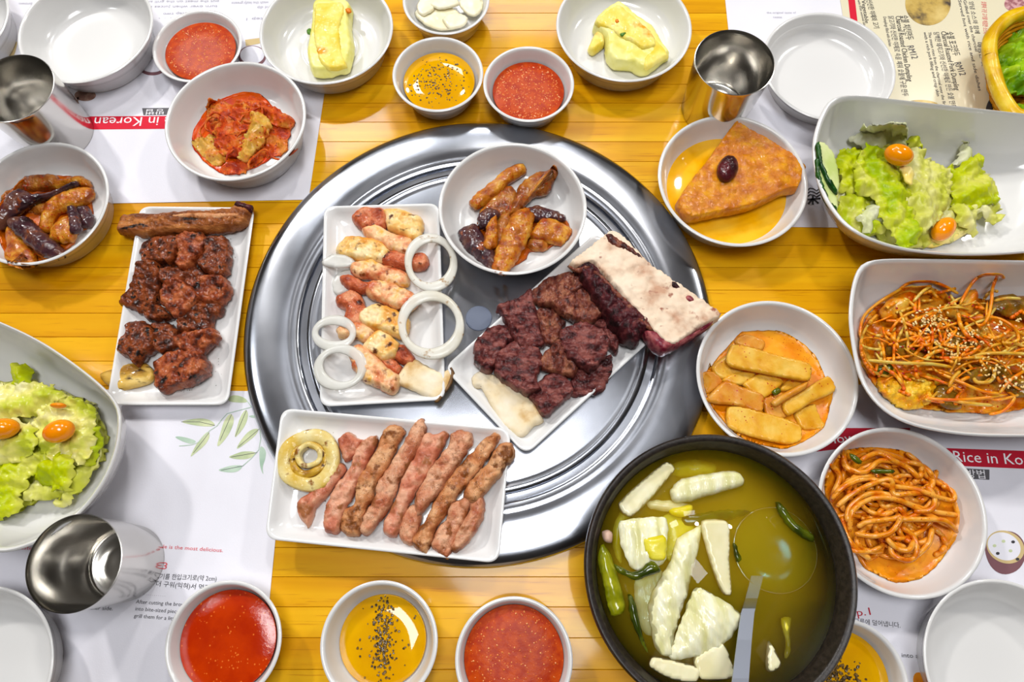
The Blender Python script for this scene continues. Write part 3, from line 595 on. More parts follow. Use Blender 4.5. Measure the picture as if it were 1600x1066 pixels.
# menu: lettering runs down the sheet
ZN, ZO = 0.00145, 0.0016
flat('printed_stripe', [(1322.5, -25), (1333, -25), (1343, 60), (1332, 60)], None, ZN, M['red_ink'], mn, False)
for s, a, b, h, mm in [('숯불 치킨만두', (1407, 24), (1417, 62), 8, 'dark_ink'), ('RM12', (1417, 72), (1425, 92), 9, 'grey_ink'), ('Charcoal Roasted Chicken Dumpling', (1399, 25), (1418, 127), 7, 'dark_ink'),
                       ('닭고기와 신선한 야채로 속을 채워 숯불에 구운 만두', (1388, 25), (1411, 150), 6, 'grey_ink'), ('Dumplings filled with chicken', (1380, 26), (1389, 72), 4, 'grey_ink'),
                       ('숯불 포크만두', (1478, 50), (1490, 87), 8, 'dark_ink'), ('RM12', (1491, 98), (1500, 118), 9, 'grey_ink'), ('Charcoal Roasted Pork Dumpling', (1470, 49), (1492, 141), 7, 'dark_ink'),
                       ('담백한 돼지고기와 신선한 야채로 만든 숯불 만두', (1459, 50), (1486, 168), 6, 'grey_ink'), ('The steam rises from the charcoal over the fire', (1450, 50), (1474, 166), 4, 'grey_ink'), ('with a rich pork filling and crisp skin', (1443, 50), (1464, 150), 4, 'grey_ink'),
                       ('신선한 야채와 고기', (1354, 0), (1366, 44), 6, 'dark_ink'), ('Vegetable', (1346, 0), (1352, 36), 5, 'dark_ink'), ('with fresh seasonal salad', (1340, 0), (1350, 42), 3, 'grey_ink'),
                       ('숯불에 구운 고기를 매콤한 소스에', (1534, 2), (1537, 52), 5, 'pink_ink'), ('Served hot with rice and side dishes', (1497, 0), (1529, 142), 4, 'grey_ink'), ('Grilled over the charcoal', (1505, 0), (1524, 80), 4, 'grey_ink'), ('양념 소스와 함께', (1514, 2), (1524, 52), 5, 'grey_ink'), ('매콤한 맛', (1526, 66), (1535, 104), 6, 'grey_ink')]:
    text('printed_lettering', s, a, b, ZO, M[mm], mn, h)
flat('printed_dumpling', ell(1450, 5, 36, 35), None, ZN, M['food_print'], mn)
flat('printed_dumpling', ell(1438, 166, 30, 10), None, ZN, M['food_print'], mn)
flat('printed_meat', ell(1585, 6, 16, 12), None, ZN, M['meat_print'], mn)
flat('printed_dish', ell(1555, 175, 15, 24), None, ZN, M['dark_ink'], mn)
flat('printed_meat', ell(1560, 172, 5, 10), None, ZO, M['red_ink'], mn)

# ---------------------------------------------------------------- grill lid
DZ = 0.0095
dc, dr = fit(380, 1115, 0.005, yt=192)
gl = empty('grill_cover', (dc.x, dc.y, 0), 'round brushed steel grill cover set in the middle of the table', 'grill cover')
R = dr
o = MB(); o.lathe((dc.x, dc.y, 0), [(R * .70, .0006), (R - .003, .0006), (R, .0012), (R, .0045), (R - .0010, .0064), (R - .0030, .0078), (R - .008, .0088), (R * .93, .0094), (R * .86, .0096), (R * .815, .0093),
     (R * .808, .0088), (R * .80, .0090), (R * .775, .0088), (R * .765, .0075), (R * .760, .0045), (R * .735, .0040), (R * .70, .0040)], 160)
autosmooth(o.build('outer_ring', M['steel'], gl), 35)
o = MB(); o.lathe((dc.x, dc.y, 0), [(R * .728, .0042), (R * .732, .0060), (R * .728, .0076), (R * .716, .0086), (R * .705, .0084), (R * .698, .0076), (R * .68, .0078), (R * .4, .0084), (R * .05, .0084), (R * .01, .0084)], 160)
autosmooth(o.build('inner_plate', M['steel'], gl), 35)
pc = P(748, 497, DZ)
o = MB(); o.lathe((pc.x, pc.y, 0), [(.011, .0080), (.0112, .0088), (.0104, .0092), (.001, .0093)], 40); o.build('centre_plug', M['plug'], gl)

# ---------------------------------------------------------------- round dishes
BOWLS = []
def prof_in(prof):
    k = max(range(len(prof)), key=lambda i: prof[i][1]); q = sorted(prof[k:]); return np.array([a for a, b_ in q]), np.array([b_ for a, b_ in q])
def dish(xl, xr, yt=None, yb=None, z=0.0, label='', group='white round side dishes', hh=0.030, kind='dish', ridged=False):
    c, r = fit(xl, xr, z + hh, yt, yb)
    h = hh
    if kind == 'dish':
        prof = [(r * .30, .0022), (r * .70, .0022), (r * .74, 0), (r * .79, 0), (r * .815, .002), (r * .825, .0055), (r * .835, .006), (r * .85, .0105), (r * .862, .011), (r * .88, .0155), (r * .892, .016), (r * .93, h * .72), (r * .972, h * .9),
                (r * .988, h * .955), (r, h * .985), (r * .995, h * 1.0), (r * .975, h * 1.01), (r * .955, h * .99), (r * .942, h * .93), (r * .90, h * .68), (r * .85, h * .45), (r * .80, h * .30), (r * .73, h * .215), (r * .66, h * .18),
                (r * .50, h * .172), (r * .49, h * (.155 if ridged else .172)), (r * .475, h * (.155 if ridged else .172)), (r * .465, h * .172), (r * .40, h * .172), (r * .39, h * (.155 if ridged else .172)), (r * .375, h * (.155 if ridged else .172)), (r * .365, h * .172), (r * .30, h * .172), (r * .29, h * (.155 if ridged else .172)), (r * .275, h * (.155 if ridged else .172)), (r * .265, h * .172), (r * .03, h * .17)]
    else:
        prof = [(r * .30, .002), (r * .62, .002), (r * .66, 0), (r * .72, 0), (r * .76, .003), (r * .78, .007), (r * .795, .0075), (r * .83, .012), (r * .845, .0125), (r * .90, h * .66), (r * .955, h * .86),
                (r * .985, h * .95), (r, h * .985), (r * .99, h * 1.0), (r * .965, h * 1.01), (r * .935, h * .99), (r * .915, h * .93), (r * .88, h * .75), (r * .82, h * .5), (r * .74, h * .3), (r * .6, h * .2), (r * .03, h * .18)]
    pr, pz = prof_in(prof); BOWLS.append((c.x, c.y, None, pr, pz + z))
    b = MB(); b.lathe((c.x, c.y, z), prof, 96)
    nm = 'side_dish' if kind == 'dish' else 'sauce_bowl'
    o = autosmooth(b.build(nm, M['china'], org=(c.x, c.y, z)), 50)
    tag(o, label, 'dish' if kind == 'dish' else 'bowl', group)
    return c, r, z
def liquid(name, c, r, z, m, label, cat, group=None, wob=0.0, n=96):
    b = MB(); rr = []
    for j in range(n):
        a = 2 * math.pi * j / n; rr.append(r * (1 + wob * nz(math.cos(a), math.sin(a), c.x * 9, 1.6)))
    for s, dz in ((0.96, -.0022), (1.0, 0.0), (0.985, .0003), (0.5, .0004), (0.01, .0004)):
        b_ = [(c.x + rr[j] * s * math.cos(2 * math.pi * j / n), c.y + rr[j] * s * math.sin(2 * math.pi * j / n), z + dz) for j in range(n)]
        rr_ = b_; b.v += b_
    for i in range(4):
        for j in range(n):
            a, d = i * n + j, i * n + (j + 1) % n; b.f.append((a, d, d + n, a + n))
    b.f.append(tuple(reversed(range(n)))); b.f.append(tuple(4 * n + j for j in range(n)))
    return tag(b.build(name, m), label, cat, group, 'stuff')
def specks(c, r, z, n, parent, cl, m='pepper', lo=.0006, hi=.0013):
    b = MB()
    for _ in range(n):
        x, y_ = cl()
        if math.hypot(x, y_) > r: continue
        s = random.uniform(lo, hi); b.blob((c.x + x, c.y + y_, z), s, s * random.uniform(.6, 1), s * .7, random.uniform(0, 3), 5, 4, .25)
    o = b.build('pepper_flakes', M[m], parent, False); o['kind'] = 'stuff'
    return o
GS = 'small white sauce bowls'
# empty and filled dishes, by the circle each rim makes
D = {}
D['kimchi'] = dish(257, 478, 96, hh=.034, label='white round dish holding cabbage kimchi')
D['eggl'] = dish(-52, 170, 222, label='white round dish holding braised eggplant at the left edge')
D['eggc'] = dish(685, 917, 223, z=DZ - .0008, label='white round dish holding braised eggplant on the steel cover')
D['pump'] = dish(1028, 1263, 180, label='white round dish holding the braised pumpkin wedge')
D['fish'] = dish(1088, 1342, 470, label='white round dish holding fishcake strips')
D['nood'] = dish(1278, 1544, 668, label='white round dish holding red sauced noodles')
D['egg1'] = dish(405, 614, None, 132, label='white round dish with the upright omelette piece, left of the sauce bowls', ridged=True)
D['egg2'] = dish(869, 1081, None, 128, label='white round dish with the folded omelette piece, left of the steel cup')
D['etl'] = dish(27, 239, None, 130, label='empty white round dish at top left beside the red sauce bowl')
D['etr'] = dish(1191, 1400, 19, hh=.024, label='empty white round dish between the steel cup and the menu')
D['ebl'] = dish(-182, 84, 915, label='empty white round dish cut off by the bottom left corner')
D['ebr'] = dish(1443, 1712, 905, label='empty white round dish cut off by the bottom right corner')
D['ecl'] = dish(-196, 14, None, 116, label='empty white round dish cut off by the top left corner')
D['s1'] = dish(238, 378, 15, hh=.021, kind='bowl', label='white sauce bowl of red sauce beside the kimchi dish', group=GS)
D['s2'] = dish(613, 755, 57, hh=.028, kind='bowl', label='white sauce bowl of peppered oil above the steel cover', group=GS)
D['s3'] = dish(755, 897, 72, hh=.028, kind='bowl', label='white sauce bowl of red sauce above the steel cover', group=GS)
D['s4'] = dish(257, 440, 907, hh=.028, kind='bowl', label='white sauce bowl of red sauce on the bottom left placemat', group=GS)
D['s5'] = dish(500, 684, 907, hh=.028, kind='bowl', label='white sauce bowl of peppered oil on bare wood at the bottom', group=GS)
D['s6'] = dish(711, 895, 932, hh=.028, kind='bowl', label='white sauce bowl of red sauce on bare wood beside the black soup bowl', group=GS)
D['s7'] = dish(1232, 1422, 966, hh=.028, kind='bowl', label='white sauce bowl of peppered oil tucked behind the black soup bowl', group=GS)
D['s8'] = dish(629, 765, None, 54, hh=.028, kind='bowl', label='small white bowl of garlic slices at the top edge', group=GS)
LR = .80
def sauce(k, m, label, lr=LR, dz=.0165):
    c, r, z = D[k]; return liquid('red_sauce' if 'red' in m else 'peppered_oil', c, r * lr, z + dz, M[m], label, 'sauce', 'sauces and oils in the small bowls')
o1 = sauce('s1', 'redsauce', 'glossy grainy red sauce in the bowl beside the kimchi', dz=.0135)
o3 = sauce('s3', 'redsauce', 'glossy grainy red sauce in the bowl above the steel cover')
sauce('s4', 'redsmooth', 'smooth dark red sauce in the bowl on the bottom left placemat', .84, .019)
o6 = sauce('s6', 'redsauce', 'red sauce with light specks in the bowl beside the black soup bowl', .86, .020)
o = sauce('s2', 'oil', 'golden oil with pepper spread all over, in the bowl above the steel cover')
for k, ob, dz, n, lr in (('s1', o1, .0138, 300, .72), ('s3', o3, .0168, 420, .72), ('s6', o6, .0203, 160, .78)):
    c, r, z = D[k]; b = MB()
    for _ in range(n):
        a, q = random.uniform(0, 6.3), r * lr * math.sqrt(random.random()); s_ = random.uniform(.0004, .0010)
        b.blob((c.x + q * math.cos(a), c.y + q * math.sin(a), z + dz), s_, s_ * random.uniform(.6, 1), s_ * .6, a, 6, 5, .15)
    g = b.build('sauce_grains', M['grain'], ob); g['kind'] = 'stuff'
c, r, z = D['s2']; specks(c, r * .7, z + .0168, 210, o, lambda: (random.gauss(0, r * .36), random.gauss(0, r * .34)))
o = sauce('s5', 'oil', 'golden oil with a band of pepper down its middle, at the bottom', .76, .0125)
c, r, z = D['s5']
specks(c, r * .74, z + .0130, 330, o, lambda: ((random.gauss(0.0005, r * .09) + (0 if random.random() < .88 else random.uniform(-.018, .022))), random.gauss(.004, r * .38)))
o = sauce('s7', 'oil', 'golden oil with a dark heap of pepper, behind the black soup bowl', .80, .0165)
c, r, z = D['s7']; q = P(1303, 1052, .018)
specks(c, r * .74, z + .0170, 260, o, lambda: (q.x - c.x + random.gauss(0, r * .2), q.y - c.y + random.gauss(-.004, r * .16)), hi=.0017)

# ---------------------------------------------------------------- rectangular plates
def inset_quad(q, d):
    n = len(q); out = []
    for i in range(n):
        a, b, c = q[i - 1], q[i], q[(i + 1) % n]
        e1 = (b - a).normalized(); e2 = (c - b).normalized(); n1 = Vector((-e1.y, e1.x)); n2 = Vector((-e2.y, e2.x))
        k = d / max(.2, 1 + n1.dot(n2)); out.append(b + (n1 + n2) * k)
    return out
def round_quad(q, rad, n=8):
    out = []
    for i in range(len(q)):
        a, b, c = q[i - 1], q[i], q[(i + 1) % len(q)]
        u = (a - b).normalized(); v = (c - b).normalized(); s, e = b + u * rad, b + v * rad
        for k in range(n + 1):
            t = k / n; out.append(s * (1 - t) ** 2 + b * 2 * t * (1 - t) + e * t * t)
    return out
def plate(corners, fr, z, label, h=.013, rad=.010):
    W = [P(a, b, z + h) for a, b in pxs(corners, fr)]; q = [Vector((p.x, p.y)) for p in W]
    ar = sum(q[i].x * q[(i + 1) % 4].y - q[(i + 1) % 4].x * q[i].y for i in range(4))
    if ar < 0: q = q[::-1]
    prof = [(.016, .0012, .9), (.0155, 0, .9), (.013, 0, .9), (.0115, .0015, 1), (.007, .005, 1), (.0025, .0095, 1), (.0004, h * .88, 1), (0, h * .95, 1), (.0004, h, 1), (.0014, h * 1.01, 1), (.0026, h * .96, 1), (.005, h * .72, 1), (.009, h * .42, .9), (.013, h * .27, .8), (.018, h * .22, .7), (.028, h * .21, .5)]
    b = MB(); b.ring_skin([[(p.x, p.y, z + zz) for p in round_quad(inset_quad(q, d), rad * k)] for d, zz, k in prof], True, True, True)
    o = autosmooth(b.build('rectangular_plate', M['plate']), 50); tag(o, label, 'plate', 'white rectangular meat plates')
    return z + h * .22
PLZ = plate([(218, 322), (398, 324), (356, 633), (165, 633)], None, 0.0, 'white rectangular plate of dark glazed beef on the wood at left')
PCZ = plate([(506, 322), (686, 317), (696, 625), (499, 636)], None, DZ, 'white rectangular plate of small pork rolls and onion rings')
PRZ = plate([(548, 308), (822, 596), (308, 1070), (28, 772)], (680, 220, 2.176), DZ, 'white rectangular plate set aslant with the beef rib')
PBZ = plate([(118, 30), (1555, 158), (1478, 1003), (12, 850)], (410, 630, 4.0), DZ + .0035, 'white rectangular plate of long pork strips, overhanging the steel cover')

# ---------------------------------------------------------------- square bowls
def squarish(outline, h, label, base=0.50, group='big white square bowls'):
    W = [P(a, b, h) for a, b in outline]; L = smooth_loop([Vector((p.x, p.y)) for p in W], 2)
    L = [Vector(p) for p in resample(L, .006)]
    ar = sum(L[i].x * L[(i + 1) % len(L)].y - L[(i + 1) % len(L)].x * L[i].y for i in range(len(L)))
    if ar < 0: L = L[::-1]
    c = sum(L, Vector((0, 0))) / len(L)
    md = sum((p - c).length for p in L) / len(L)
    prof = [(base * .8, .002), (base, .002), (base + .02, 0), (base + .06, 0), (base + .08, .003), (.74, h * .22), (.87, h * .50), (.95, h * .78), (.985, h * .93), (1.0, h * .985), (.997, h), (.985, h * 1.01), (.968, h * .99), (.955, h * .92), (.91, h * .68), (.83, h * .40), (.73, h * .22), (.62, h * .13), (.5, h * .10), (.3, h * .095), (.02, h * .095)]
    b = MB(); rings = []
    for s, z in prof:
        rg = []
        for p in L:
            v = p - c; rr = v.length; tgt = md * base if s < base + .1 else None
            q = v * s
            if s < .8: # the foot is rounder than the rim
                k = max(0, min(1, (.8 - s) / .3)) * .55; q = q * (1 - k) + v.normalized() * md * s * k
            rg.append((c.x + q.x, c.y + q.y, z))
        rings.append(rg)
    pr, pz = prof_in(prof); ag = np.array([math.atan2(p.y - c.y, p.x - c.x) for p in L]); rd = np.array([(p - c).length for p in L]); od = np.argsort(ag)
    BOWLS.append((c.x, c.y, (ag[od], rd[od]), pr, pz))
    b.ring_skin(rings, True, True, True)
    o = autosmooth(b.build('square_bowl', M['china'], org=(c.x, c.y, 0)), 55); tag(o, label, 'bowl', group)
squarish([(1269, 225), (1273, 205), (1281, 180), (1296, 153), (1330, 147), (1400, 155), (1500, 166), (1600, 177), (1690, 188), (1730, 215), (1725, 290), (1700, 360), (1650, 390), (1560, 399), (1473, 399), (1390, 388), (1323, 360), (1285, 310), (1271, 262)], .055, 'big white square bowl of green salad at the right edge')
squarish([(1326, 512), (1327, 470), (1334, 432), (1346, 411), (1372, 404), (1432, 404), (1520, 405), (1600, 407), (1700, 408), (1740, 430), (1755, 520), (1750, 610), (1720, 665), (1660, 682), (1600, 683), (1517, 682), (1447, 672), (1399, 656), (1366, 630), (1340, 590)], .050, 'big white square bowl of spicy shredded vegetables')
squarish([(-40, 488), (0, 502), (60, 530), (110, 563), (155, 598), (184, 628), (191, 655), (186, 700), (168, 748), (135, 795), (85, 835), (40, 857), (0, 866), (-50, 858), (-110, 830), (-160, 770), (-188, 700), (-190, 600), (-160, 520), (-100, 486)], .060, 'big white square bowl of green salad at the left edge')

# ---------------------------------------------------------------- soup bowl
c, r = fit(913, 1342, .070, 678); SB = (c, r)
b = MB(); h = .070
b.lathe((c.x, c.y, 0), [(r * .3, .003), (r * .5, .003), (r * .53, 0), (r * .60, 0), (r * .64, .004), (r * .80, .022), (r * .92, .042), (r * .975, .058), (r, .066), (r * .998, .069), (r * .985, .0705), (r * .955, .0705), (r * .94, .069), (r * .925, .064), (r * .91, .0625), (r * .89, .054), (r * .86, .042), (r * .76, .024), (r * .62, .012), (r * .4, .008), (r * .02, .007)], 120)
tag(autosmooth(b.build('soup_bowl', M['black'], org=(c.x, c.y, 0)), 50), 'big black stoneware bowl of cabbage soup', 'bowl')
BZ_ = .0575
b = MB(); b.lathe((c.x, c.y, 0), [(r * .3, .0083), (r * .60, .0126), (r * .745, .0243), (r * .850, .0423), (r * .884, .0542), (r * .8955, BZ_), (r * .01, BZ_)], 120)
tag(b.build('soup_broth', M['broth'], org=(c.x, c.y, BZ_)), 'cloudy olive yellow broth filling the black bowl', 'soup', kind='stuff')

# ---------------------------------------------------------------- steel cups
def cup(xl, xr, yt, label, H=.066, yb=None, taper=.88):
    c, r = fit(xl, xr, H, yt, yb); b = MB()
    t = taper
    b.lathe((c.x, c.y, 0), [(r * .3, .0022), (r * t * .86, .002), (r * t * .9, 0), (r * t * .97, 0), (r * t, .002), (r * (t + (1 - t) * .5), H * .5), (r * .985, H * .93), (r, H * .985), (r * .998, H * .998), (r * .98, H), (r * .968, H * .985), (r * .955, H * .93),
                       (r * (t + (1 - t) * .5) - .0012, H * .5), (r * t - .0014, .006), (r * t * .90, .0042), (r * t * .86, .0036), (r * t * .5, .0036), (r * t * .46, .0044), (r * .03, .0046)], 96)
    tag(autosmooth(b.build('steel_cup', M['cupsteel'], org=(c.x, c.y, 0)), 40), label, 'cup', 'stainless steel water cups')
cup(1085, 1211, 46, 'steel cup standing on the wood edge beside the empty top right dish')
cup(-45, 85, 85, 'steel cup at the left edge above the eggplant dish')
cup(39, 191, 803, 'steel cup on the bottom left placemat beside the salad bowl', .068)

# ---------------------------------------------------------------- lettuce basket
def loop3(pts, z): return [P(a, b, z) for a, b in pts]
bk = [(1548, 100), (1544, 72), (1553, 48), (1575, 28), (1604, 18), (1650, 8), (1720, 8), (1770, 60), (1780, 120), (1765, 150), (1700, 164), (1640, 172), (1600, 186), (1578, 176), (1558, 135)]
L = smooth_loop([Vector((p.x, p.y)) for p in loop3(bk, .040)], 2); L = [Vector(p) for p in resample(L, .004)]
cb = sum(L, Vector((0, 0))) / len(L)
bs = empty('lettuce_basket', (cb.x, cb.y, 0), 'yellow bamboo basket of curly lettuce at the top right corner', 'basket')
b = MB(); rings = []; n = len(L)
for i in range(n + 1):
    p = L[i % n]; t = (L[(i + 1) % n] - L[i - 1]).normalized(); nn = Vector((-t.y, t.x)); tw = i * .5
    rings.append([(p.x + nn.x * .0062 * math.cos(q) * (1 + .07 * math.sin(3 * (q) + tw)), p.y + nn.y * .0062 * math.cos(q) * (1 + .07 * math.sin(3 * q + tw)), .040 + .0062 * math.sin(q) * (1 + .07 * math.sin(3 * q + tw))) for q in [2 * math.pi * k / 12 for k in range(12)]])
b.ring_skin(rings, True); b.build('rim', M['bamboo'], bs)
b = MB()
for k in range(9):
    s = .93 - .034 * k; z = .037 - .0040 * k
    pts = [(cb.x + (p.x - cb.x) * s, cb.y + (p.y - cb.y) * s, z + .0008 * math.sin(i * 1.2 + k * math.pi)) for i, p in enumerate(L)]; b.tube(pts + pts[:2], .0021, 6, tip=False)
o = b.build('woven_wall', M['weave'], bs); o['kind'] = 'stuff'
b = MB()
for k in range(34):
    yy = cb.y - .085 + k * .0052
    w_ = [p.x for p in L if abs(p.y - yy) < .006]
    if len(w_) < 2: continue
    x0, x1 = cb.x + (min(w_) - cb.x) * .66, cb.x + (max(w_) - cb.x) * .66
    b.tube([(x0 + (x1 - x0) * j / 16, yy, .0045 + .001 * (1 if (j + k) % 2 else -1)) for j in range(17)], .0025, 6, tip=False)
o = b.build('woven_base', M['weave'], bs); o['kind'] = 'stuff'
# ================================================================ FOOD
M['satin'] = mat('satin_steel', [S(170, 176, 190)], rough=0.45, metal=0.7)
def food(name, pts, fr, z, th, m, label, cat, group=None, **kw):
    return tag(slab(name, pts, fr, z, th, M[m], **kw), label, cat, group)
def leaf(name, pts, fr, z, m, label, cat, group=None, **kw):
    return tag(sheet(name, pts, fr, z, M[m], **kw), label, cat, group)
# ---------------------------------------------------------------- left plate: glazed beef
LZ = (150, 300, 3.137); z = PLZ
G = 'glazed beef chunks on the left plate'
o = food('rib_strip', [(106, 195), (112, 150), (122, 122), (200, 106), (300, 108), (410, 96), (560, 92), (665, 80), (695, 48), (765, 66), (768, 120), (740, 160), (650, 192), (520, 200), (400, 212), (300, 215), (190, 218), (118, 208)], LZ, z + .003, .014, 'rib', 'long browned rib strip lying across the top of the left plate', 'meat', amp=.0018, k=140, step=.0013, jit=.0016, crease=.0022, edge=.006, oct=4)
slab('charred_tip', [(672, 75), (690, 42), (720, 52), (768, 66), (764, 100), (720, 84)], LZ, z + .012, .006, M['beefdark'], o, amp=.0012)
slab('pale_seam', [(345, 116), (450, 102), (600, 100), (700, 104), (700, 122), (560, 132), (420, 128)], LZ, z + .0148, .0028, M['pork2'], o, amp=.0006)
for pts, dz, th, m, lb in [
    ([(280, 650), (350, 640), (400, 680), (395, 760), (330, 790), (290, 770), (295, 700)], 0, .011, 'galbi', 'dark glazed beef chunk under the middle of the lower group on the left plate'),
    ([(330, 400), (400, 380), (480, 370), (540, 400), (520, 440), (470, 470), (400, 480), (340, 450)], 0, .013, 'galbi', 'charred beef chunk in the centre of the pile, half under its neighbours'),
    ([(230, 560), (300, 555), (350, 580), (375, 615), (320, 630), (250, 625)], 0, .012, 'galbi', 'small flat beef piece at the lower left of the upper pile, left plate'),
    ([(222, 250), (300, 222), (390, 225), (430, 250), (400, 330), (380, 362), (290, 352), (235, 345), (220, 300)], .001, .014, 'galbi', 'wide glazed beef chunk just below the left half of the rib strip'),
    ([(400, 240), (450, 200), (520, 210), (550, 250), (520, 310), (480, 352), (440, 388), (400, 360), (410, 300)], .004, .014, 'galbi2', 'reddish beef chunk just below the middle of the rib strip'),
    ([(530, 250), (620, 225), (655, 260), (652, 340), (640, 400), (590, 412), (540, 392), (510, 350), (545, 300)], .002, .014, 'galbi', 'folded beef chunk at the upper right of the left plate pile'),
    ([(222, 370), (300, 355), (330, 400), (320, 470), (280, 560), (230, 582), (150, 562), (123, 525), (170, 480), (200, 430)], .003, .014, 'galbi', 'tall striped beef chunk at the left edge of the pile on the left plate'),
    ([(480, 470), (550, 420), (620, 420), (655, 460), (640, 520), (600, 552), (520, 542), (490, 520)], .003, .014, 'galbi2', 'squarish reddish beef chunk at the right edge of the pile on the left plate'),
    ([(415, 640), (430, 600), (500, 560), (600, 550), (618, 590), (572, 620), (560, 690), (480, 688), (420, 680)], .002, .012, 'galbi', 'angular beef chunk right of centre between the upper and lower groups'),
    ([(325, 500), (350, 450), (400, 430), (440, 450), (497, 510), (480, 560), (412, 618), (370, 600), (330, 550)], .009, .012, 'galbi2', 'topmost cube of beef in the middle of the left plate pile'),
    ([(140, 650), (190, 630), (250, 650), (292, 700), (287, 770), (240, 800), (215, 848), (160, 812), (120, 780), (125, 715), (150, 700)], .002, .014, 'galbi', 'ragged beef chunk at the lower left of the left plate, above the mushroom'),
    ([(383, 720), (440, 690), (500, 685), (570, 675), (610, 715), (560, 762), (480, 812), (430, 780)], .006, .010, 'galbi2', 'pointed wedge of beef at the lower right of the left plate'),
    ([(273, 830), (340, 790), (420, 780), (500, 790), (550, 840), (547, 890), (480, 937), (400, 962), (330, 977), (293, 940), (288, 890)], .002, .014, 'galbi2', 'largest beef chunk, lowest on the left plate')]:
    food('beef_chunk', pts, LZ, z + dz, th, m, lb, 'meat', G, amp=.0016, k=150, step=.0012, jit=.0018, edge=.0035, grow=1.08, crease=.0026, oct=4, tiltr=.30)
food('mushroom_slice', [(18, 890), (100, 860), (180, 835), (250, 842), (288, 890), (275, 932), (200, 958), (100, 980), (70, 962), (30, 925)], LZ, z + .0015, .005, 'shroomgold', 'golden seared mushroom slice at the foot of the left plate', 'mushroom', amp=.0008)
# ---------------------------------------------------------------- centre plate: pork rolls
CZ = (480, 300, 3.046); z = PCZ
def ring(name, cx, cy, rx, ry, wd, fr, zf, m, label, group, wid=1.0):
    pts = pxs([(cx + rx * math.cos(a) * 1.0, cy + ry * math.sin(a)) for a in [2 * math.pi * i / 48 for i in range(48)]], fr)
    b = MB(); rings = []; nn = len(pts)
    for i, (a, c_) in enumerate(pts):
        zz = zf(a, c_); p = P(a, c_, zz); a2, c2 = pts[(i + 1) % nn]; q = P(a2, c2, zf(a2, c2)); t = (q - p).normalized(); n_ = Vector((t.y, -t.x, 0)).normalized()
        ww = wd * (1 + .25 * math.sin(i * .26 + cx)); rings.append([p + n_ * ww * .62 * math.cos(u) + Vector((0, 0, .0016 * math.sin(u) + .0016)) for u in [2 * math.pi * k / 10 for k in range(10)]])
    rings.append(rings[0]); b.ring_skin(rings, True); return tag(b.build(name, M[m]), label, 'onion', group)
GO = 'onion rings on the centre plate'
up = lambda h: (lambda a, c_: h)
ring('onion_ring', 590, 340, 108, 116, .0062, CZ, up(z + .0135), 'onionchar', 'upper right onion ring hanging over the edge of the centre plate', GO)
ring('onion_ring', 590, 636, 138, 138, .0068, CZ, up(z + .0135), 'onionchar', 'lower right onion ring hanging over the plate, scorched along its top', GO)
ring('onion_ring', 130, 675, 90, 62, .0058, CZ, up(z + .0125), 'onion', 'flattened onion ring at the left edge, above the round one', GO)
ring('onion_ring', 160, 838, 104, 88, .0062, CZ, up(z + .0145), 'onion', 'round pale onion ring at the lower left corner of the centre plate', GO)
food('onion_piece', [(68, 330), (120, 295), (200, 305), (228, 340), (180, 362), (80, 352)], CZ, z + .011, .0022, 'onion', 'tongue shaped onion piece at the left edge of the centre plate', 'onion', amp=.0003)
food('onion_piece', [(115, 440), (140, 390), (200, 365), (240, 400), (205, 470), (140, 492)], CZ, z + .003, .003, 'onion', 'crescent onion piece under the left ends of the rolls', 'onion', amp=.0003)
GR = 'small grilled pork rolls on the centre plate'
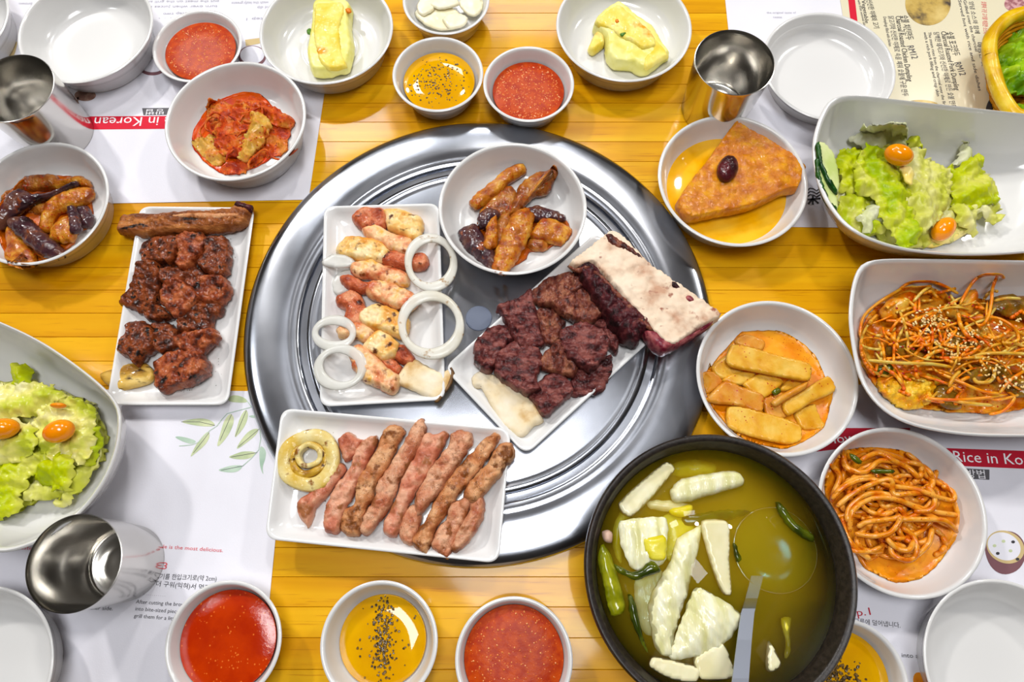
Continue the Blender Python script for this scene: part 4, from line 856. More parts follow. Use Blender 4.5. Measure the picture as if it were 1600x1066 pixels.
for pts, dz, th, m, lb in [
    ([(226, 115), (270, 80), (322, 85), (362, 90), (370, 150), (350, 182), (290, 182), (260, 170), (230, 145)], .001, .012, 'rollred', 'knobbly pink pork roll at the top left of the roll row'),
    ([(368, 95), (440, 92), (537, 130), (537, 200), (512, 232), (450, 207), (385, 170), (378, 120)], .001, .011, 'roll2', 'square pale roll with dark spots, top right of the roll row'),
    ([(273, 185), (340, 165), (400, 200), (482, 222), (492, 270), (467, 300), (400, 277), (370, 262), (300, 225)], .003, .011, 'roll', 'second roll from the top, pink with a yellow right end'),
    ([(153, 265), (200, 220), (290, 226), (350, 245), (382, 290), (352, 332), (260, 327), (170, 307), (151, 290)], .002, .012, 'roll2', 'long golden roll with a charred left tip, third row'),
    ([(360, 300), (420, 283), (480, 300), (540, 292), (568, 325), (547, 362), (480, 362), (400, 357), (352, 330)], .002, .011, 'rollred', 'browned meat roll pointing into the upper onion ring'),
    ([(223, 345), (310, 330), (360, 350), (430, 370), (468, 395), (462, 442), (400, 442), (330, 417), (240, 402), (218, 370)], .003, .011, 'roll', 'middle roll with a pink left end and golden right end, fourth row'),
    ([(163, 410), (215, 398), (270, 430), (312, 430), (302, 472), (250, 477), (200, 462), (168, 435)], .003, .011, 'rollred', 'dark tipped meat end at the left of the fifth row'),
    ([(298, 440), (350, 428), (430, 453), (492, 478), (521, 520), (492, 554), (420, 552), (350, 522), (295, 490)], .004, .012, 'roll', 'long pink and golden roll in the fifth row beside the lower onion ring'),
    ([(150, 505), (210, 478), (252, 500), (277, 560), (262, 600), (272, 630), (210, 632), (178, 610), (183, 560), (150, 540)], .002, .011, 'rollred', 'upright browned pork piece at the left of the sixth row'),
    ([(268, 575), (330, 543), (400, 558), (472, 600), (474, 650), (442, 690), (380, 672), (310, 652), (262, 620)], .004, .012, 'roll2', 'split creamy roll right of centre in the sixth row'),
    ([(148, 655), (200, 628), (270, 630), (312, 660), (307, 702), (270, 712), (220, 692), (163, 692)], .003, .011, 'roll', 'curled pinkish pork piece at the left of the seventh row'),
    ([(278, 720), (340, 666), (400, 690), (432, 730), (412, 782), (360, 797), (310, 772), (278, 750)], .003, .012, 'roll2', 'speckled golden roll in the middle of the seventh row'),
    ([(410, 760), (460, 728), (502, 780), (508, 815), (460, 818), (425, 800)], .002, .010, 'rollred', 'small browned tip right of the speckled roll'),
    ([(345, 800), (400, 788), (445, 833), (432, 868), (390, 852)], .001, .010, 'rollred', 'small charred tip tucked beside the lowest roll'),
    ([(208, 775), (260, 738), (320, 780), (370, 830), (427, 870), (422, 930), (390, 955), (330, 922), (270, 892), (228, 840)], .004, .013, 'roll', 'lowest roll on the centre plate, pink with a yellow cut end')]:
    food('pork_roll', pts, CZ, z + dz, th, m, lb, 'meat', GR, amp=.0010, k=150, step=.0012, jit=.0010, edge=.005, grow=1.14, crease=.0013, oct=4)
o = food('mushroom_slice', [(425, 880), (460, 830), (500, 790), (570, 828), (640, 858), (685, 838), (696, 880), (664, 950), (622, 997), (560, 972), (480, 937), (425, 912)], CZ, z + .006, .0040, 'shroom', 'pale mushroom slice with a brown cap edge at the foot of the centre plate', 'mushroom', amp=.0006)
slab('cap_edge', [(672, 838), (690, 832), (700, 865), (690, 910), (660, 955), (625, 1000), (600, 996), (640, 960), (672, 905), (682, 868)], CZ, z + .0085, .0028, M['shroomedge'], o, amp=.0004)
# ---------------------------------------------------------------- right plate: beef rib and chunks
RZ = (680, 220, 2.176); z = PRZ
o = empty('beef_rib', tuple(P(1005, 440, z)), 'big cut beef rib with a flat pale bone lying across the slanted plate', 'meat')
slab('bone', [(450, 420), (500, 385), (592, 314), (650, 345), (720, 418), (830, 498), (968, 596), (890, 646), (800, 705), (740, 662), (680, 592), (620, 522), (560, 455), (530, 425), (480, 440)], RZ, z + .013, .016, M['bone'], o, edge=.0015, amp=.0010, k=110, step=.0016, oct=4, crease=.0010, ck=90, jit=.0009)
slab('blood_spot', [(800, 478), (820, 480), (842, 500), (830, 508), (808, 496)], RZ, z + .0275, .002, M['beefdark'], o, amp=.0004)
slab('blood_spot', [(848, 520), (880, 532), (882, 548), (856, 545)], RZ, z + .0275, .002, M['marrow'], o, amp=.0004)
slab('brown_edge', [(452, 420), (480, 432), (520, 420), (560, 450), (700, 590), (745, 640), (735, 648), (690, 610), (560, 470), (520, 436), (480, 446)], RZ, z + .0262, .0034, M['beef2'], o, amp=.0010, jit=.001)
slab('cut_end', [(700, 655), (745, 648), (800, 690), (880, 650), (945, 606), (968, 600), (905, 655), (780, 728), (740, 712)], RZ, z + .010, .018, M['marrow'], o, edge=.004, amp=.0010)
slab('bone_marrow', [(575, 320), (600, 314), (700, 385), (715, 405), (700, 408), (640, 372), (600, 360)], RZ, z + .026, .0045, M['beef2'], o, amp=.0014)
slab('rib_meat', [(475, 445), (530, 425), (590, 488), (650, 548), (748, 640), (700, 662), (682, 694), (640, 682), (570, 592), (520, 520)], RZ, z + .004, .026, M['beefdark'], o, edge=.006, amp=.0022, k=190, step=.0012, crease=.0035, ck=190, jit=.0020, oct=4, grow=1.05)
GB = 'dark beef chunks on the slanted plate'
for pts, dz, th, m, lb in [
    ([(345, 580), (400, 580), (440, 620), (420, 672), (375, 692), (352, 640)], 0, .009, 'beef2', 'brown beef piece deep in the middle of the pile on the slanted plate'),
    ([(530, 620), (580, 606), (620, 660), (618, 722), (585, 702), (570, 650)], .001, .012, 'beef', 'beef chunk at the right edge of the pile below the rib meat'),
    ([(328, 510), (380, 468), (440, 453), (482, 458), (495, 510), (450, 542), (430, 582), (380, 562), (338, 552)], .002, .013, 'beef2', 'beef chunk at the top of the pile, left of the rib'),
    ([(425, 480), (500, 478), (542, 540), (572, 590), (520, 622), (450, 602), (412, 570)], .005, .013, 'beef2', 'ridged beef chunk against the left side of the rib meat'),
    ([(216, 570), (280, 545), (325, 508), (342, 570), (357, 640), (372, 682), (350, 702), (290, 702), (253, 640)], .003, .013, 'beef', 'long smooth beef chunk at the upper left of the pile'),
    ([(138, 690), (200, 628), (252, 628), (268, 670), (237, 710), (205, 762), (182, 792), (138, 752)], .001, .014, 'beef', 'beef chunk at the far left of the pile on the slanted plate'),
    ([(213, 730), (270, 688), (350, 710), (362, 760), (342, 800), (357, 842), (310, 862), (240, 822), (208, 790)], .004, .014, 'beef', 'dark beef chunk above the mushroom slice on the slanted plate'),
    ([(360, 740), (420, 678), (450, 720), (482, 760), (467, 802), (400, 787), (360, 772)], .006, .012, 'beef2', 'triangular beef chunk in the centre of the pile'),
    ([(465, 812), (500, 760), (540, 770), (592, 728), (597, 790), (562, 852), (510, 870), (463, 862)], .001, .012, 'beef', 'beef chunk at the lower right of the pile'),
    ([(428, 650), (500, 618), (572, 650), (588, 700), (562, 752), (520, 782), (458, 742), (436, 700)], .012, .012, 'beef', 'topmost purplish beef chunk with parallel ridges'),
    ([(322, 865), (380, 798), (430, 783), (468, 852), (442, 882), (375, 938), (345, 900)], .002, .012, 'beef', 'square beef chunk lowest in the pile on the slanted plate')]:
    food('beef_chunk', pts, RZ, z + dz, th, m, lb, 'meat', GB, amp=.0016, k=150, step=.0012, jit=.0018, edge=.003, grow=1.08, crease=.0028, ck=200, oct=4, tiltr=.28)
food('mushroom_slice', [(124, 805), (140, 788), (170, 784), (240, 813), (300, 858), (350, 908), (370, 955), (335, 972), (292, 1012), (232, 972), (190, 902), (155, 840), (130, 838)], RZ, z + .003, .0045, 'shroom', 'cream mushroom slice with a tan rim at the lower left of the slanted plate', 'mushroom', amp=.0005)
# ---------------------------------------------------------------- bottom plate: pork strips and onion
BZ = (410, 630, 4.0); z = PBZ
o = empty('grilled_onion', tuple(P(484, 719, z)), 'thick grilled onion slice with scorched rings at the left of the bottom plate', 'onion')
def annulus(name, cx, cy, r0, r1, z0, th, m, par):
    b = MB(); rings = []
    C = P(*pxs([(cx, cy)], BZ)[0], z0); sc = .132 / 1000 / 1.0
    k = (P(*pxs([(cx + 100, cy)], BZ)[0], z0) - C).length / 100
    for a, q in [(r0, 0), (r1 * .94, 0), (r1, th * .4), (r1 * .985, th * .85), (r1 * .93, th), (r0 * 1.08, th * .95), (r0 * 1.01, th * .8), (r0, th * .3), (r0, 0)]:
        rings.append([(C.x + a * k * math.cos(t) * (1 + .05 * math.sin(2 * t + cx)) * 1.02, C.y + a * k * math.sin(t) * (1 + .05 * math.sin(3 * t + cx)) * .97, z0 + q + .0005 * math.sin(5 * t)) for t in [2 * math.pi * i / 56 for i in range(56)]])
    b.ring_skin(rings, True); return b.build(name, M[m], par)
annulus('onion_layer', 300, 362, 110, 200, z + .003, .0075, 'onionslice', o)
annulus('onion_layer', 297, 356, 70, 121, z + .003, .0066, 'oniondark', o)
annulus('onion_layer', 304, 334, 50, 86, z + .003, .0074, 'onionslice', o)
GP = 'long pork strips on the bottom plate'
for pts, dz, th, m, lb in [
    ([(470, 225), (500, 200), (545, 180), (590, 220), (635, 238), (590, 320), (522, 368), (500, 330), (480, 275)], .001, .010, 'porkpink', 'short pink pork piece right beside the grilled onion'),
    ([(505, 392), (515, 430), (420, 562), (330, 662), (290, 772), (218, 652), (250, 580), (340, 530), (430, 430), (480, 380)], .0005, .010, 'porkpink', 'leftmost pork strip running out from under the onion slice'),
    ([(645, 222), (710, 213), (718, 250), (682, 330), (642, 420), (592, 520), (562, 600), (522, 652), (487, 797), (400, 792), (383, 740), (408, 620), (468, 500), (548, 400), (575, 300)], .001, .011, 'porkpink', 'second long pork strip from the onion, pink at the bottom'),
    ([(748, 180), (800, 150), (850, 150), (887, 190), (852, 250), (822, 320), (782, 420), (722, 500), (692, 600), (652, 662), (612, 802), (562, 818), (495, 782), (512, 662), (578, 620), (588, 500), (658, 380), (718, 270)], .002, .011, 'pork2', 'pork strip with a crusty browned lower end, third from the onion'),
    ([(938, 140), (990, 110), (1022, 180), (962, 320), (902, 430), (852, 500), (822, 600), (762, 700), (662, 812), (618, 782), (640, 690), (698, 600), (718, 500), (798, 380), (878, 250)], .004, .011, 'pork', 'tallest pork strip whose tip reaches nearest the top rim'),
    ([(998, 210), (1030, 190), (1065, 205), (1130, 183), (1160, 212), (1082, 362), (1022, 472), (962, 562), (902, 662), (852, 812), (790, 818), (752, 760), (798, 660), (848, 560), (868, 470), (948, 330)], .002, .012, 'porkpink', 'forked pork strip with a reddish middle, centre of the bottom plate'),
    ([(868, 700), (940, 638), (992, 700), (945, 882), (870, 862), (850, 800)], .001, .011, 'pork', 'stubby pork piece between two strips at the lower middle'),
    ([(1165, 240), (1180, 200), (1240, 170), (1307, 200), (1305, 260), (1272, 310), (1202, 420), (1122, 540), (1052, 622), (980, 695), (957, 600), (998, 500), (1068, 380), (1148, 280)], .004, .012, 'pork', 'pork strip with a rounded orange head, right of centre'),
    ([(1365, 250), (1430, 198), (1478, 213), (1442, 300), (1372, 402), (1292, 502), (1202, 612), (1142, 702), (1082, 792), (1042, 932), (960, 882), (947, 830), (1028, 720), (1078, 600), (1178, 450), (1288, 330)], .002, .012, 'pork2', 'longest pork strip on the right with a narrow tan tip'),
    ([(1170, 640), (1280, 588), (1312, 620), (1262, 742), (1172, 955), (1110, 942), (1055, 882), (1100, 780), (1150, 720)], .002, .011, 'pork', 'speckled lower pork piece ending nearest the bottom rim'),
    ([(1465, 270), (1500, 252), (1555, 250), (1574, 340), (1502, 432), (1402, 562), (1332, 622), (1262, 582), (1288, 500), (1398, 380)], .005, .012, 'pork2', 'brown pork strip at the top right corner of the bottom plate'),
    ([(1308, 600), (1370, 588), (1392, 650), (1362, 762), (1282, 872), (1202, 935), (1180, 882), (1240, 760), (1288, 680)], .004, .011, 'pork', 'plump curved pork piece at the lower right of the bottom plate')]:
    food('pork_strip', pts, BZ, z + dz, th, m, lb, 'meat', GP, amp=.0013, k=140, step=.0013, jit=.0011, edge=.0045, grow=1.05, crease=.0016, ck=130, oct=4)
# ---------------------------------------------------------------- dishes: eggplant
def dz_(k): return D[k][2] + .0056
def pool(pts, fr, z, m, label, name='sauce_pool', **kw): return tag(slab(name, pts, fr, z, .0016, M[m], amp=.0002, edge=.002, step=.0022, **kw), label, 'sauce', kind='stuff')
EZ = (0, 230, 5.075); z = dz_('eggl')
pool([(-30, 480), (60, 380), (180, 250), (400, 218), (620, 232), (705, 290), (725, 400), (742, 560), (730, 620), (620, 690), (585, 770), (480, 845), (380, 900), (250, 905), (100, 935), (30, 830), (-40, 640)], EZ, z, 'brownjuice', 'dark orange sauce under the eggplant in the left edge dish')
GE = 'braised eggplant pieces in the left edge dish'
for pts, dz, th, m, lb in [
    ([(128, 330), (200, 250), (270, 228), (400, 223), (442, 250), (430, 312), (330, 332), (250, 342), (160, 352)], .001, .010, 'eggb', 'brown eggplant piece at the top of the left edge dish'),
    ([(440, 262), (520, 260), (620, 232), (692, 270), (702, 322), (640, 322), (540, 302), (460, 332)], .001, .009, 'eggo', 'eggplant piece with a rounded tip at the upper right of the left edge dish'),
    ([(30, 400), (130, 330), (200, 360), (330, 420), (380, 480), (330, 520), (200, 500), (60, 480)], .001, .008, 'eggb', 'brown eggplant piece in the middle left, under the dark skin'),
    ([(338, 560), (380, 450), (450, 388), (560, 338), (692, 338), (712, 390), (650, 442), (560, 482), (450, 522), (402, 642), (338, 642)], .003, .010, 'eggo', 'wide orange eggplant slice right of the middle, left edge dish'),
    ([(418, 640), (470, 588), (550, 558), (582, 680), (562, 732), (480, 742), (408, 720)], .004, .009, 'eggo', 'bright orange eggplant lump beside the purple stick'),
    ([(600, 490), (690, 478), (732, 560), (702, 622), (640, 622)], .001, .008, 'eggp', 'small blackish eggplant square at the right of the left edge dish'),
    ([(48, 680), (90, 638), (170, 740), (252, 830), (254, 920), (170, 938), (80, 922), (43, 860), (58, 800)], .002, .010, 'eggo', 'long orange eggplant piece at the bottom of the left edge dish'),
    ([(250, 820), (350, 818), (460, 860), (400, 897), (320, 882)], .001, .007, 'eggb', 'thin brown eggplant scrap below the purple skin'),
    ([(78, 620), (150, 568), (230, 578), (322, 660), (422, 750), (492, 820), (460, 862), (370, 862), (270, 812), (178, 732)], .007, .010, 'eggp', 'broad purple skinned eggplant piece low in the left edge dish'),
    ([(-5, 600), (30, 470), (90, 380), (170, 340), (260, 370), (330, 370), (440, 338), (560, 280), (562, 312), (430, 375), (300, 425), (200, 475), (100, 545), (40, 615)], .008, .010, 'eggp', 'long dark eggplant skin curving across the top of the left edge dish'),
    ([(536, 500), (590, 480), (638, 640), (590, 672), (556, 660)], .009, .007, 'eggp', 'short purplish stick standing out at the right of the left edge dish')]:
    food('eggplant_piece', pts, EZ, z + dz, th, m, lb, 'eggplant', GE, amp=.0012, k=180, step=.0012, jit=.0012, grow=1.16, crease=.0014, oct=4)
z = dz_('eggc')
GE = 'braised eggplant pieces in the dish on the steel cover'
for pts, dz, th, m, lb in [
    ([(178, 205), (240, 160), (272, 180), (262, 250), (200, 262), (148, 272)], .000, .009, 'eggb', 'eggplant piece in the middle of the dish on the steel cover'),
    ([(145, 262), (165, 235), (195, 232), (217, 250), (180, 292), (153, 290)], .005, .008, 'eggp', 'small purple eggplant piece left of the middle, dish on the steel cover'),
    ([(200, 330), (215, 262), (262, 250), (255, 330), (225, 400), (200, 380)], .000, .008, 'eggb', 'shaded eggplant piece behind the yellow slice'),
    ([(126, 197), (145, 175), (182, 148), (240, 98), (290, 84), (300, 110), (250, 142), (202, 192), (145, 222)], .003, .009, 'eggo', 'topmost orange brown eggplant finger, dish on the steel cover'),
    ([(300, 142), (350, 108), (372, 108), (402, 86), (405, 120), (382, 172), (332, 187), (292, 232), (263, 237), (278, 180)], .004, .010, 'eggb', 'long curled eggplant piece reaching the upper right, dish on the steel cover'),
    ([(86, 310), (140, 288), (172, 340), (212, 402), (192, 428), (150, 402), (103, 357)], .001, .010, 'eggp', 'dark purple eggplant piece at the lower left, dish on the steel cover'),
    ([(300, 242), (350, 223), (432, 250), (432, 270), (380, 272), (340, 268)], .003, .008, 'eggp', 'dark eggplant strip at the right of the middle, dish on the steel cover'),
    ([(328, 320), (370, 265), (432, 283), (458, 305), (427, 347), (380, 337)], .002, .010, 'eggo', 'wedge of orange eggplant at the right, dish on the steel cover'),
    ([(315, 355), (330, 330), (375, 333), (380, 367), (340, 372)], .001, .006, 'eggb', 'small scrap at the lower right, dish on the steel cover'),
    ([(165, 352), (180, 280), (207, 260), (208, 350), (187, 364)], .007, .007, 'eggo', 'narrow upright eggplant bit over the purple piece'),
    ([(202, 425), (225, 330), (258, 262), (298, 240), (332, 260), (312, 332), (272, 402), (243, 440)], .006, .010, 'eggo', 'large yellow orange eggplant slice, lowest and brightest in the dish on the steel cover')]:
    food('eggplant_piece', pts, RZ, z + dz, th, m, lb, 'eggplant', GE, amp=.0012, k=180, step=.0012, jit=.0012, grow=1.14, crease=.0014, oct=4)
pool([(190, 400), (240, 440), (310, 402), (320, 380), (380, 372), (460, 310), (430, 255), (330, 240), (270, 200), (160, 250), (150, 300)], RZ, z - .0008, 'brownjuice', 'thin brown sauce under the eggplant on the steel cover')
# ---------------------------------------------------------------- kimchi
KZ = (200, 0, 3.331); z = dz_('kimchi')
pool([(333, 760), (340, 680), (400, 580), (480, 515), (600, 476), (690, 488), (742, 540), (790, 590), (852, 612), (830, 700), (800, 770), (700, 855), (560, 905), (490, 905), (400, 845)], KZ, z, 'redjuice', 'bright orange red kimchi juice pooled under the leaves', 'kimchi_juice')
GK = 'pieces of cabbage kimchi in the round dish'
for pts, dz, m, lb in [
    ([(405, 560), (430, 513), (500, 530), (562, 560), (540, 640), (450, 695), (425, 640)], .008, 'kimchi', 'red kimchi leaf standing up at the upper left of the kimchi'),
    ([(560, 530), (640, 498), (742, 548), (845, 600), (835, 645), (760, 642), (700, 602), (600, 575)], .009, 'kimchi', 'red kimchi leaf at the upper right of the kimchi'),
    ([(690, 640), (800, 618), (832, 680), (802, 772), (720, 795), (680, 740)], .004, 'kimchi', 'dark red kimchi leaf at the lower right of the kimchi'),
    ([(335, 740), (400, 700), (480, 718), (505, 800), (450, 850), (385, 802)], .006, 'kimchiy', 'yellow green kimchi stem at the lower left of the kimchi'),
    ([(480, 870), (560, 822), (640, 770), (700, 740), (706, 790), (640, 855), (540, 895)], .004, 'kimchi', 'red shred of kimchi along the bottom of the pile'),
    ([(460, 690), (500, 600), (590, 528), (650, 580), (660, 680), (600, 790), (520, 792), (455, 760)], .011, 'kimchi', 'large folded kimchi leaf in the middle of the pile'),
    ([(640, 575), (700, 600), (737, 650), (692, 722), (620, 815), (575, 800), (600, 720), (625, 640)], .015, 'kimchiy', 'pale kimchi stem lying over the middle leaf')]:
    leaf('kimchi_piece', pts, KZ, z + dz - .003, m, lb, 'kimchi', GK, th=.0030, dome=.005, amp=.0034, k=150, ruffle=.003, step=.0012, oct=4, grow=1.08, jit=.0018)
b = MB()
for i in range(9):
    a0 = random.uniform(0, 6); p0 = P(*pxs([(random.uniform(400, 760), random.uniform(560, 830))], KZ)[0], z + .012)
    b.tube([p0 + Vector((.012 * math.cos(a0 + t * .28) * t / 4, .010 * math.sin(a0 + t * .3) * t / 4, .002 * math.sin(t))) for t in range(9)], .0011, 6)
tag(b.build('kimchi_shreds', M['kimchi']), 'thin red radish shreds mixed into the kimchi', 'kimchi', kind='stuff')
# ---------------------------------------------------------------- pumpkin
PZ = (1060, 0, 2.665); z = dz_('pump'); c, r, zz = D['pump']
liquid('pumpkin_syrup', c, r * .83, z + .005, M['syrup'], 'clear amber syrup around the pumpkin wedge', 'syrup')
food('pumpkin_wedge', [(232, 518), (280, 545), (380, 598), (450, 645), (525, 705), (508, 745), (490, 800), (440, 806), (300, 872), (150, 902), (38, 922), (0, 880), (-12, 850), (40, 765), (110, 680), (160, 610), (200, 555)], PZ, z + .0085, .015, 'pumpkin', 'triangular wedge of glossy braised pumpkin in amber syrup', 'pumpkin', amp=.0010, k=150, edge=.002, step=.0013, dome=.001, crease=.0010, oct=4, jit=.0006)
food('dried_jujube', ell(207, 700, 44, 56, .3), PZ, z + .0235, .009, 'jujube', 'wrinkled dark red jujube on top of the pumpkin wedge', 'jujube', amp=.0012, k=330, edge=.009, step=.0010, jit=.0003)
# ---------------------------------------------------------------- fishcake
FZ_ = (1080, 380, 3.077); z = dz_('fish')
pool([(62, 640), (120, 560), (200, 470), (250, 425), (420, 420), (520, 468), (600, 540), (645, 640), (686, 700), (665, 800), (640, 885), (540, 955), (430, 990), (240, 935), (120, 815), (70, 720)], FZ_, z, 'orangejuice', 'orange chilli sauce under the fishcake strips')
GF = 'fishcake strips in the round dish'
for pts, dz, m, sl, lb in [
    ([(208, 470), (260, 436), (352, 470), (335, 520), (230, 495)], .001, 'fishdark', (0, 0), 'fishcake strip showing at the top behind the long one'),
    ([(98, 600), (180, 535), (215, 590), (252, 622), (150, 655)], .002, 'fish', (0, 0), 'fishcake piece at the upper left of the fishcake dish'),
    ([(58, 625), (110, 618), (155, 672), (80, 725)], .001, 'fishdark', (0, 0), 'soaked fishcake corner at the far left of the fishcake dish'),
    ([(148, 660), (220, 618), (312, 628), (240, 685)], .003, 'fish', (0, 0), 'pale fishcake slice left of the middle'),
    ([(248, 682), (330, 628), (445, 663), (350, 745)], .004, 'fish', (0, 0), 'flat pale fishcake slice in the middle, below the long top strip'),
    ([(425, 700), (470, 655), (550, 665), (512, 700), (440, 715)], .002, 'fish', (0, 0), 'fishcake bit right of the middle beside the green leaf'),
    ([(343, 755), (400, 738), (468, 820), (430, 850), (366, 843)], .003, 'fishdark', (0, 0), 'dark squarish fishcake piece at the lower middle'),
    ([(495, 820), (590, 772), (612, 820), (638, 882), (540, 898)], .002, 'fish', (0, 0), 'fishcake piece at the lower right of the fishcake dish'),
    ([(68, 755), (120, 698), (170, 662), (240, 690), (343, 730), (332, 815), (220, 782), (120, 772)], .006, 'fishdark', (0, 0), 'wide folded fishcake piece at the left of the fishcake dish'),
    ([(438, 772), (540, 708), (655, 640), (690, 712), (580, 765), (468, 830)], .006, 'fish', (0, 0), 'broad fishcake strip slanting up at the right'),
    ([(385, 762), (470, 708), (558, 666), (545, 702), (460, 752), (408, 784)], .010, 'fishdark', (0, 0), 'narrow fishcake strip leaning on the right one'),
    ([(172, 565), (200, 488), (330, 513), (430, 543), (566, 580), (560, 662), (440, 645), (300, 618), (200, 598)], .010, 'fish', (0, 0), 'long fishcake strip lying on top, nearest the upper rim'),
    ([(178, 795), (240, 788), (400, 828), (512, 868), (530, 910), (520, 950), (460, 968), (300, 932), (183, 885)], .006, 'fish', (0, 0), 'long fishcake strip lying lowest in the fishcake dish')]:
    food('fishcake_strip', pts, FZ_, z + dz, .0036, m, lb, 'fishcake', GF, amp=.0006, k=90, edge=.0009, jit=.0002, step=.0015, grow=1.03)
leaf('scallion_piece', [(388, 712), (410, 695), (432, 700), (428, 722), (400, 730)], FZ_, z + .008, 'greenon', 'dark green scallion bit among the fishcake strips', 'scallion', dome=.001, amp=.0005)
# ---------------------------------------------------------------- red noodles
NZ = (1260, 640, 2.503); z = dz_('nood')
pool([(70, 300), (85, 240), (150, 160), (280, 148), (400, 168), (450, 228), (560, 300), (600, 400), (590, 495), (520, 600), (450, 660), (350, 677), (230, 622), (190, 560), (90, 380)], NZ, z, 'orangejuice', 'orange sauce pooled around the noodles')
b = MB(); rn = random.Random(3)
def strand(b, pts, z0, rad, dzf=.0, bow=.004):
    """a strand along photo points, its own height arched"""
    P3 = []; n = len(pts)
    for i in range(n - 1):
        p0, p1, p2, p3 = pts[max(i - 1, 0)], pts[i], pts[i + 1], pts[min(i + 2, n - 1)]
        for t in (0, .25, .5, .75):
            q = [.5 * ((2 * p1[k]) + (-p0[k] + p2[k]) * t + (2 * p0[k] - 5 * p1[k] + 4 * p2[k] - p3[k]) * t * t + (-p0[k] + 3 * p1[k] - 3 * p2[k] + p3[k]) * t ** 3) for k in (0, 1)]
            P3.append(q)
    P3.append(pts[-1]); m_ = len(P3)
    b.tube([P(q[0], q[1], z0 + bow * math.sin(math.pi * i / (m_ - 1)) + .0012 * math.sin(i * .9 + z0 * 9000)) for i, q in enumerate(P3)], rad, 7)
def nd(pts, h, rad=.0021, bow=.003): strand(b, pxs(pts, NZ), z + h, rad, bow=bow)
for k in range(46):   # the tangled bed below
    cx, cy = rn.uniform(180, 460), rn.uniform(240, 520); r1, r2 = rn.uniform(50, 130), rn.uniform(35, 90); a0 = rn.uniform(0, 6.3); L_ = rn.uniform(2, 4.6); ro = rn.uniform(-.5, .3)
    pts = []
    for i in range(9):
        a = a0 + L_ * i / 8; x, yy = r1 * math.cos(a), r2 * math.sin(a); pts.append((min(575, max(85, cx + x * math.cos(ro) - yy * math.sin(ro))), min(620, max(165, cy + x * math.sin(ro) + yy * math.cos(ro)))))
    nd(pts, .002 + .010 * k / 46 * (1 - abs(cx - 320) / 400), rn.uniform(.0017, .0022))
for pts, h in [([(140, 420), (160, 500), (200, 550), (250, 585)], .008), ([(95, 215), (130, 260), (110, 320), (100, 360)], .007), ([(160, 440), (170, 380), (240, 330), (330, 335), (400, 370), (500, 400), (595, 415)], .012), ([(170, 480), (180, 400), (250, 350), (340, 350), (440, 390), (560, 460)], .013),
               ([(190, 485), (260, 495), (330, 480), (370, 420), (330, 430), (240, 440), (200, 460)], .015), ([(145, 190), (165, 230), (230, 245), (290, 200), (380, 215)], .012), ([(150, 160), (150, 220), (200, 250)], .010), ([(100, 350), (150, 300), (240, 270), (330, 300), (420, 310), (520, 345), (575, 355), (570, 320), (530, 300)], .013),
               ([(120, 380), (180, 330), (260, 290), (330, 275), (340, 330), (400, 330), (500, 320)], .015), ([(360, 430), (450, 430), (540, 435), (590, 480)], .014), ([(370, 460), (420, 500), (430, 560), (400, 590), (340, 570), (335, 530), (390, 540)], .012), ([(310, 500), (350, 540), (400, 550), (420, 510)], .014),
               ([(490, 460), (480, 520), (430, 570), (380, 575)], .009), ([(210, 200), (280, 170), (340, 200), (400, 230), (440, 270)], .012), ([(260, 160), (350, 185), (420, 215)], .009), ([(110, 330), (190, 270), (270, 260)], .012), ([(390, 170), (440, 210), (470, 260), (540, 300)], .008), ([(470, 300), (500, 340), (490, 390), (420, 400)], .014)]:
    nd(pts, h)
tag(b.build('noodles', M['noodle']), 'tangle of thick noodles in red orange sauce', 'noodles', kind='stuff')
leaf('scallion_piece', [(170, 170), (195, 180), (222, 205), (212, 215), (185, 200)], NZ, z + .019, 'greenon', 'short green scallion on the noodles at their upper left', 'scallion', dome=.001, amp=.0004)
leaf('scallion_piece', [(250, 238), (290, 230), (350, 238), (340, 250), (280, 252)], NZ, z + .019, 'greenon', 'dark green scallion strip on top of the noodles', 'scallion', dome=.001, amp=.0006)
# ---------------------------------------------------------------- omelette
z = dz_('egg1')
o = food('rolled_omelette', [(968, 28), (1000, 16), (1060, 18), (1100, 15), (1148, 20), (1168, 50), (1162, 150), (1178, 250), (1152, 362), (1100, 375), (1050, 392), (965, 388), (935, 300), (948, 200), (960, 120)], KZ, z, .016, 'eggside', 'upright piece of rolled omelette in the dish left of the sauce bowls', 'omelette', amp=.0010, k=90, edge=.004)
slab('top_fold', [(975, 22), (1040, 17), (1120, 18), (1130, 60), (1105, 160), (1120, 280), (1142, 350), (1060, 368), (1000, 330), (965, 200), (968, 100)], KZ, z + .0125, .0055, M['eggroll'], o, amp=.0010, k=120, edge=.003)
slab('scallion_bit', [(930, 155), (950, 145), (955, 180), (935, 178)], KZ, z + .008, .002, M['scallion'], o)
slab('carrot_bit', [(1130, 45), (1155, 40), (1162, 65), (1140, 68)], KZ, z + .0165, .002, M['carrot'], o)
GZ = (600, 0, 3.2); z = dz_('egg2')
o = food('rolled_omelette', [(1050, 112), (1080, 78), (1165, 23), (1222, 58), (1282, 110), (1345, 150), (1385, 220), (1428, 282), (1402, 302), (1322, 364), (1280, 365), (1230, 338), (1150, 334), (1110, 292), (1100, 200), (1045, 150)], GZ, z, .016, 'eggside', 'folded piece of rolled omelette in the dish left of the steel cup', 'omelette', amp=.0014, k=90, edge=.004)
slab('top_fold', [(1052, 112), (1085, 78), (1165, 26), (1222, 62), (1280, 112), (1335, 160), (1365, 235), (1300, 250), (1240, 220), (1180, 190), (1120, 150), (1075, 135)], GZ, z + .0125, .0058, M['eggroll'], o, amp=.0011, k=120, edge=.003)
slab('side_fold', [(1018, 245), (1055, 165), (1098, 178), (1102, 225), (1045, 265)], GZ, z + .001, .010, M['eggroll'], o, amp=.001, edge=.003)
